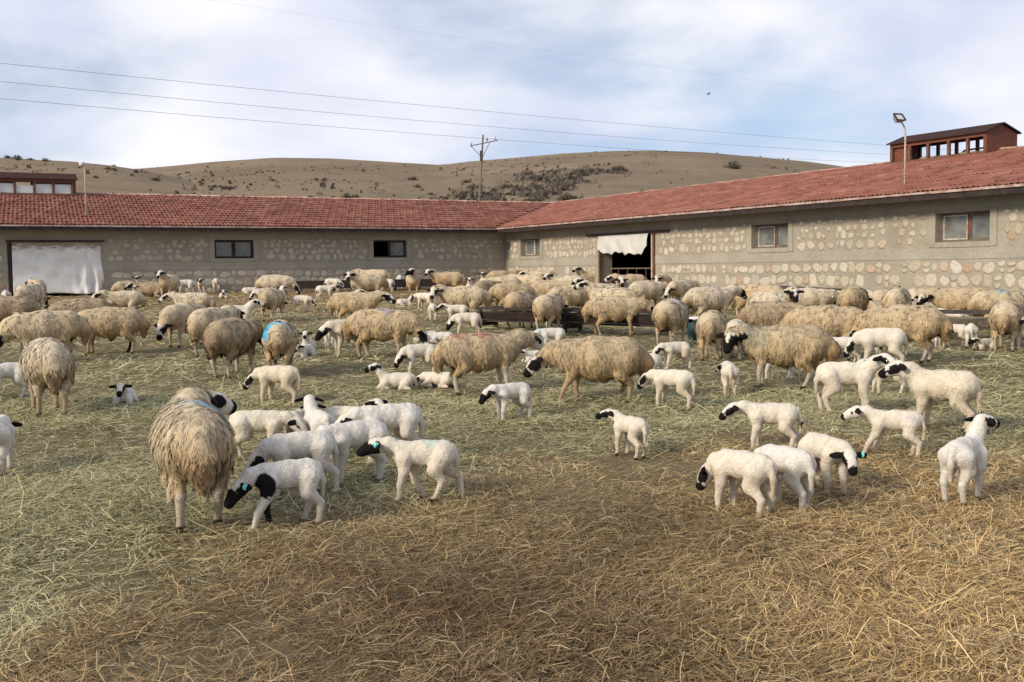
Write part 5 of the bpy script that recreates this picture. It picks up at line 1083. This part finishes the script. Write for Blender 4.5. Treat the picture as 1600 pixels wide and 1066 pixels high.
    ('lamb', -4.84, 28.58, 18, 1.14, dict(neck=(0.0, 12), head=(0, -22), face='half', tone=0), 'white lamb facing right in front of the first iron trough'),
]
_cache = {}
def eye_mesh():
    bm = bmesh.new(); bmesh.ops.create_uvsphere(bm, u_segments=8, v_segments=6, radius=1); me = bpy.data.meshes.new('eye'); bm.to_mesh(me); bm.free(); me.materials.append(MAT['eye']); return me
EYE = eye_mesh()
def tag_mesh():
    mb = MB(); mb.tube([(0, -.5, 0), (0, .5, 0)], 1.0, 12); return mb.mesh('ear_tag', MAT['tag_turquoise'])
TAGM = tag_mesh()
def add_animal(i, kind, x, y, yaw, sc, k, label):
    k = dict(k); d = math.hypot(x, y); et = k.pop('eartag', 0); efl = k.pop('ewefl', 0)
    if kind == 'ewe':
        k.setdefault('fat', (.91, .95, .89, .98, .93)[i % 5] if d < 20 else .90)
        vox, st = (.013, 22000) if d < 9 else (.016, 13000) if d < 13 else (.022, 7000) if d < 18 else (.028, 4500) if d < 26 else (.035, 2400)
    else:
        vox, st = (.0085, 0) if d < 9 else (.011, 0) if d < 13 else (.0155, 0) if d < 20 else (.021, 0)
        if efl: st = 8000
    if kind == 'ewe': k.setdefault('rump', (.1, .35, 0, .5, .2, .3)[i % 6])
    sd = i if d < 24 else i % 4
    if kind == 'lamb' and 'swing' not in k and not k.get('lie'): k['swing'] = [(3, -3, -4, 4), (-4, 5, 6, -3), (6, -2, -8, 3)][i % 3]
    if kind == 'ewe' and 'swing' not in k: k['swing'] = [(3, -3, -4, 4), (-4, 5, 5, -3), (6, -2, -6, 3)][i % 3]
    key = repr((kind, vox, sorted(k.items(), key=str), sd))
    if key not in _cache: _cache[key] = make_sheep(kind, kind=kind, vox=vox, strands=st, seed=sd, **k)
    me, fm, eyes, ears, hl = _cache[key]
    o = empty(kind, (x, y, float(ground_z(x, y)) - .012), math.radians(yaw), sc)
    far = 'ewes of the flock' if kind == 'ewe' else 'lambs of the flock'
    tag(o, label, 'sheep' if kind == 'ewe' else 'lamb', far)
    link('body', me, o)
    if fm: link('fleece', fm, o)
    if d < 13:
        for p in eyes:
            q = link('eye', EYE, o, p); q.scale = (.011,) * 3 if kind == 'ewe' else (.0078,) * 3
    if et:
        side = 1 if et == 1 else 0
        q = link('ear_tag', TAGM, o); z = Vector(hl).normalized() * (1 if side else -1)
        p = Vector(ears[side]) + z * .012 + Vector((0, 0, .004))
        M = z.to_track_quat('Y', 'Z').to_matrix().to_4x4(); q.matrix_local = Matrix.Translation(p) @ M @ Matrix.Diagonal((.017, .012, .017, 1))
for i, a in enumerate(FLOCK): add_animal(i, *a)
# ------------------------------------------------------------------ shrubs on the hillside
def shrub_mesh(k):
    r = np.random.default_rng(70 + k); V = []; F = []; C_ = []
    for s in range(46):                                  # branching stems
        a = r.uniform(0, 6.28); el = r.uniform(.25, 1.35); ln = r.uniform(.55, 1.0); d = np.array([math.cos(a) * math.cos(el), math.sin(a) * math.cos(el), math.sin(el) * .85])
        for q in range(9):
            t = r.uniform(.25, 1.0); p = d * ln * t + r.normal(0, .05, 3); e = d * .6 + r.normal(0, .55, 3); e /= np.linalg.norm(e); e *= r.uniform(.12, .30)
            w = np.cross(e, r.normal(0, 1, 3)); w = w / (np.linalg.norm(w) + 1e-6) * r.uniform(.02, .05); b = len(V)
            V += [p - w, p + w, p + e + w * .4, p + e - w * .4]; F.append((b, b + 1, b + 2, b + 3)); c = np.array([(.15, .127, .10), (.125, .106, .09), (.155, .135, .098), (.14, .118, .105)][r.integers(4)]) * r.uniform(.7, 1.25); C_ += [c] * 4
        b = len(V); w = np.array([-d[1], d[0], 0]) * .02; V += [-w, w, d * ln + w * .3, d * ln - w * .3]; F.append((b, b + 1, b + 2, b + 3)); C_ += [np.array((.07, .055, .045))] * 4
    V = np.array(V); V[:, 2] = np.maximum(V[:, 2], -.05)
    me = np_mesh('shrub', V.tolist(), F, np.array(C_), MAT['twigs']); return me
attr_mat('twigs', .95, .05, 4, 0, 0, .2)
SHR = [shrub_mesh(k) for k in range(4)]
def shrub(s, t, size, label, tbl=FAR_CREST, R=300., grp='bare shrubs on the hillside'):
    p = hill_point(tbl, np.array(s), np.array(t), R); r = random.Random(int(abs(s) * 9000) + int(t * 977))
    o = bpy.data.objects.new('shrub', SHR[r.randrange(4)]); col.objects.link(o); o.location = (p[0], p[1], p[2] - .1 * size); o.rotation_euler = (0, 0, r.uniform(0, 6)); o.scale = (size * r.uniform(1.0, 1.4), size * r.uniform(1.0, 1.4), size * r.uniform(.75, 1.05))
    tag(o, label, 'shrub', grp)
rs = random.Random(3)
shrub(.2003, .62, 2.2, 'lone round grey shrub on the hill above the right roof', grp=None)
for _ in range(34):      # thicket in the hollow right of the power pole
    u = rs.uniform(-.045, .058); shrub(u, .20 + .30 * (1 - abs(u - .012) / .05) * rs.random() + rs.uniform(0, .07), rs.uniform(.7, 1.35), 'bare grey-brown shrub in the thicket right of the power pole', grp='thicket in the hollow')
for _ in range(16):      # band of scrub climbing to the right of the hollow
    q = rs.random(); shrub(.046 + q * .062, .40 + .16 * q + rs.uniform(-.05, .05), rs.uniform(.8, 1.6), 'low dark shrub in the band climbing the slope above the corner', grp='scrub band above the corner')
for _ in range(7): shrub(rs.uniform(-.088, -.03), rs.uniform(.32, .55), rs.uniform(.6, 1.2), 'small dark shrub left of the power pole', grp='shrubs left of the power pole')
for _ in range(12): shrub(rs.uniform(-.20, -.125), rs.uniform(.27, .34), rs.uniform(.45, .9), 'small dark shrub just above the back barn roof', grp='shrubs above the back roof')
for _ in range(13): shrub(rs.uniform(-.32, -.235), rs.uniform(.3, .56), rs.uniform(.45, .9), 'small dark shrub on the slope right of the round lamp', grp='shrubs on the left slope')
for s, t in ((-.452, 1.0), (-.444, .99), (-.432, .99), (-.418, .98)): shrub(s, t, rs.uniform(.7, 1.1), 'small dark shrub on the crest at far left', NEAR_CREST, 190., 'shrubs on the left crest')
for _ in range(8): shrub(rs.uniform(-.40, -.30), rs.uniform(.45, .95), rs.uniform(.4, .8), 'small dark shrub on the near left hill', NEAR_CREST, 190., 'shrubs on the near left hill')

def scrub():                              # low tufts that roughen the slopes, far too many to count
    r = np.random.default_rng(5); Vs = []; Cs = []
    for tbl, R, n, s0, s1 in ((FAR_CREST, 300., 15000, -.62, .62), (NEAR_CREST, 190., 5000, -.75, -.22)):
        s = r.uniform(s0, s1, n); t = r.uniform(.12, 1.0, n); p = hill_point(tbl, s, t, R)
        dens = .5 + .5 * np.sin(p[:, 0] * .09 + 1.5 * np.sin(p[:, 1] * .05)) * np.sin(p[:, 1] * .075 + 1.2 * np.sin(p[:, 0] * .06))
        k = r.random(n) < np.clip(dens * 1.5 - .66, .02, 1) * (1 - .8 * t); p = p[k]; m = len(p)
        for q in range(3):
            a = r.uniform(0, np.pi, m); d = np.stack([np.cos(a), np.sin(a), 0 * a], 1); h = r.uniform(.10, .34, m) * (1 + (r.random(m) < .1)); w = h * r.uniform(.8, 1.9, m)
            lean = r.normal(0, .25, (m, 3)) * h[:, None]; z = np.array([0, 0, 1.]); b = p - z * .08 + r.normal(0, .2, (m, 3)) * np.array([1, 1, 0])
            Vs.append(np.stack([b - d * (w * .5)[:, None], b + d * (w * .5)[:, None], b + d * (w * .32)[:, None] + z * h[:, None] + lean, b - d * (w * .38)[:, None] + z * (h * .8)[:, None] + lean], 1).reshape(-1, 3))
            Cs.append(np.repeat(np.array([(.14, .12, .088), (.115, .10, .078), (.17, .145, .10)])[r.integers(0, 3, m)] * r.uniform(.7, 1.2, (m, 1)), 4, 0))
    s = np.clip(r.normal(.018, .035, 2600), -.08, .13); t = np.clip(.24 + np.abs(r.normal(0, .10, 2600)) + np.clip(s - .02, 0, 1) * 2.4, .15, .62); p = hill_point(FAR_CREST, s, t, 300.)
    cl = np.sin(p[:, 0] * .55 + 1.3 * np.sin(p[:, 1] * .21)) * np.sin(p[:, 1] * .19 + 1.1 * np.sin(p[:, 0] * .37)) + r.normal(0, .25, len(p)); p = p[cl > .18]
    for q in range(3):
        m = len(p); a = r.uniform(0, np.pi, m); d = np.stack([np.cos(a), np.sin(a), 0 * a], 1); h = r.uniform(.2, .62, m); w = h * r.uniform(.7, 1.5, m); z = np.array([0, 0, 1.]); b = p - z * .08 + r.normal(0, .35, (m, 3)) * np.array([1, 1, 0]); lean = r.normal(0, .3, (m, 3)) * h[:, None]
        Vs.append(np.stack([b - d * (w * .5)[:, None], b + d * (w * .5)[:, None], b + d * (w * .3)[:, None] + z * h[:, None] + lean, b - d * (w * .36)[:, None] + z * (h * .8)[:, None] + lean], 1).reshape(-1, 3))
        Cs.append(np.repeat(np.array([(.125, .105, .088), (.10, .086, .078), (.15, .128, .095)])[r.integers(0, 3, m)] * r.uniform(.75, 1.25, (m, 1)), 4, 0))
    V = np.concatenate(Vs); F = np.arange(len(V)).reshape(-1, 4)
    tag(link('hillside_scrub', fast_quads('hillside_scrub', V, F, np.concatenate(Cs), MAT['twigs'])), 'low dry scrub dotting the bare brown hillsides', 'scrub', kind='stuff')
scrub()
# ------------------------------------------------------------------ loose hay and straw on the ground
def smooth(a, b, x): t = np.clip((x - a) / (b - a), 0, 1); return t * t * (3 - 2 * t)
def fnoise(x, y, f, s=0.):
    return (np.sin(x * f + 1.1 + s + 1.6 * np.sin(y * f * .7 + s)) + np.sin(y * f * 1.2 + 2.3 + s + 1.4 * np.sin(x * f * .9 + 1.7 * s)) + .6 * np.sin((x + y) * f * 1.9 + s * 3)) / 2.6
def old_straw(x, y):                      # 1 where the bedding is old golden-brown straw, 0 where greenish hay lies
    yb = np.interp(x, [-6, -2.3, -1.8, -.95, 0, 1.45, 3.6, 6], [2.5, 3.4, 5.0, 6.4, 7.6, 8.4, 7.9, 7.9])
    return smooth(-.9, .9, yb - y + .55 * fnoise(x, y, 2.6) + .25 * fnoise(x, y, 7.1, 2))
def litter(name, N, seed, dmin, dmax, fx, label, L, W, lift, pw=2.0):
    r = np.random.default_rng(seed)
    u = r.random(N)
    # density falls with distance so that far ground is not wastefully dense
    d = dmin * (dmax / dmin) ** u if pw == 2 else (dmin ** (2 - pw) + u * (dmax ** (2 - pw) - dmin ** (2 - pw))) ** (1 / (2 - pw))
    x = np.where(r.random(N) < .74, r.uniform(-1, 1, N) * fx * d, r.choice((-1, 1), N) * (fx * d + r.uniform(0, 3.2, N))); y = d      # the litter goes on beyond the frame
    bare = .5 + .5 * fnoise(x, y, 1.15, 4) + .35 * fnoise(x, y, 4.3, 1)
    keep = r.random(N) < np.clip(.22 + .95 * bare, .16, 1)
    keep &= r.random(N) > .72 * np.exp(-(((x - 1.6) / 2.6) ** 2 + ((y - 17.4) / 1.7) ** 2))      # trodden mud round the feed rack
    keep &= r.random(N) > .55 * smooth(25, 30, y)
    keep &= r.random(N) > .25 * np.exp(-(((x + .45) / 1.25) ** 2 + ((y - 4.75) / 1.0) ** 2))
    # stay out of the barns
    ca, cb = x + .2, y - 37.2; a = ca * -.8879 + cb * -.46; b = ca * .46 + cb * -.8879
    keep &= (a > .1) & (b > .1)
    x, y, d = x[keep], y[keep], d[keep]; n = len(x)
    far = np.clip(d / 8., 1, 3.2)
    ln = L * r.lognormal(0, .45, n) * far ** .5; w = W * r.uniform(.6, 1.5, n) * far
    fld = 2.2 * fnoise(x, y, 1.9, 2) + 1.3 * fnoise(x, y, 5.5, 6); ang = np.where(r.random(n) < .35, fld + r.normal(0, .7, n), r.uniform(0, 2 * np.pi, n)); tilt = np.abs(r.normal(0, lift, n)) * (r.random(n) < .75); 
    dirx, diry, dirz = np.cos(ang) * np.cos(tilt), np.sin(ang) * np.cos(tilt), np.sin(tilt)
    D = np.stack([dirx, diry, dirz], 1)
    S = np.stack([-np.sin(ang), np.cos(ang), r.normal(0, .35, n)], 1); S /= np.linalg.norm(S, axis=1)[:, None]
    heap = np.clip(fnoise(x, y, 3.3, 1.5), 0, 1)
    z0 = ground_z(x, y) + .022 * np.sin(x * 1.7 + np.sin(y * .9)) * np.sin(y * 1.3 + .6 * np.sin(x * 1.1)) + r.random(n) ** 1.6 * (.018 + .05 * heap) + .002
    P0 = np.stack([x, y, z0], 1) - D * (ln * .5)[:, None]; P0[:, 2] = z0
    bend = r.normal(0, .16, n)[:, None] * S * ln[:, None] + np.stack([0 * ln, 0 * ln, np.abs(r.normal(0, .05, n)) * ln], 1)
    P1 = P0 + D * (ln * .5)[:, None] + bend; P2 = P0 + D * ln[:, None] + bend * r.uniform(-.5, 1.2, n)[:, None]
    P2[:, 2] = np.maximum(P2[:, 2], z0 - .004)
    ws = (w * .5)[:, None] * S
    V = np.stack([P0 - ws, P0 + ws, P1 + ws, P1 - ws, P2 + ws * .7, P2 - ws * .7], 1).reshape(-1, 3)
    b0 = np.arange(n) * 6
    F = np.concatenate([np.stack([b0, b0 + 1, b0 + 2, b0 + 3], 1), np.stack([b0 + 3, b0 + 2, b0 + 4, b0 + 5], 1)])
    os_ = old_straw(x, y); t = r.random(n)
    green = np.array([(.47, .435, .22), (.55, .50, .265), (.39, .375, .20), (.61, .555, .32), (.33, .305, .175), (.44, .415, .27)])
    gold = np.array([(.37, .262, .125), (.44, .325, .162), (.265, .172, .085), (.51, .395, .21), (.19, .128, .07), (.32, .215, .10)])
    pick = r.integers(0, 6, n)
    mixm = (r.random(n) < os_)[:, None]
    c = np.where(mixm, gold[pick], green[pick])
    gl = smooth(-.2, 2.2, x + .5 * fnoise(x, y, 1.6, 3)) * os_; c = c * (1 + gl[:, None] * np.array((.45, .42, .34)))      # fresher straw on the right
    dk = smooth(.1, .8, fnoise(x, y, .9, 7)) * os_ * (1 - smooth(.0, 2.2, x)); c = c * (1 - .40 * dk[:, None])
    wet = np.exp(-(((x + .55) / 1.05) ** 2 + ((y - 4.55) / .75) ** 2)) * np.clip(.75 + .6 * fnoise(x, y, 3.1, 5), 0, 1.2); c = c * (1 - np.clip(wet, 0, 1)[:, None] * np.array((.42, .50, .54)))      # damp brown patch
    c = c * (1 + .13 * fnoise(x, y, 1.7, 9)[:, None]) * r.uniform(.60, 1.26, n)[:, None]
    pale = (r.random(n) < .05)[:, None]; c = np.where(pale, c * .4 + np.array((.36, .31, .20)), c)
    cc = np.repeat(np.clip(c, .01, .8), 6, 0)
    tag(link(name, fast_quads(name, V, F, cc, MAT['straw'])), label, 'straw', kind='stuff')
attr_mat('straw', .75, .25, 3, 0, 0, .12)
litter('straw_litter', 400000, 1, 3.3, 11.5, .56, 'loose golden and greenish straw littering the foreground', .068, .0030, .22)
litter('straw_litter', 3200, 3, 3.3, 9.0, .56, 'scattered long pale straw stalks in the foreground', .19, .0034, .22)
litter('hay_litter', 170000, 2, 9.0, 39., .60, 'trampled greenish hay spread over the yard around the flock', .10, .0037, .15)
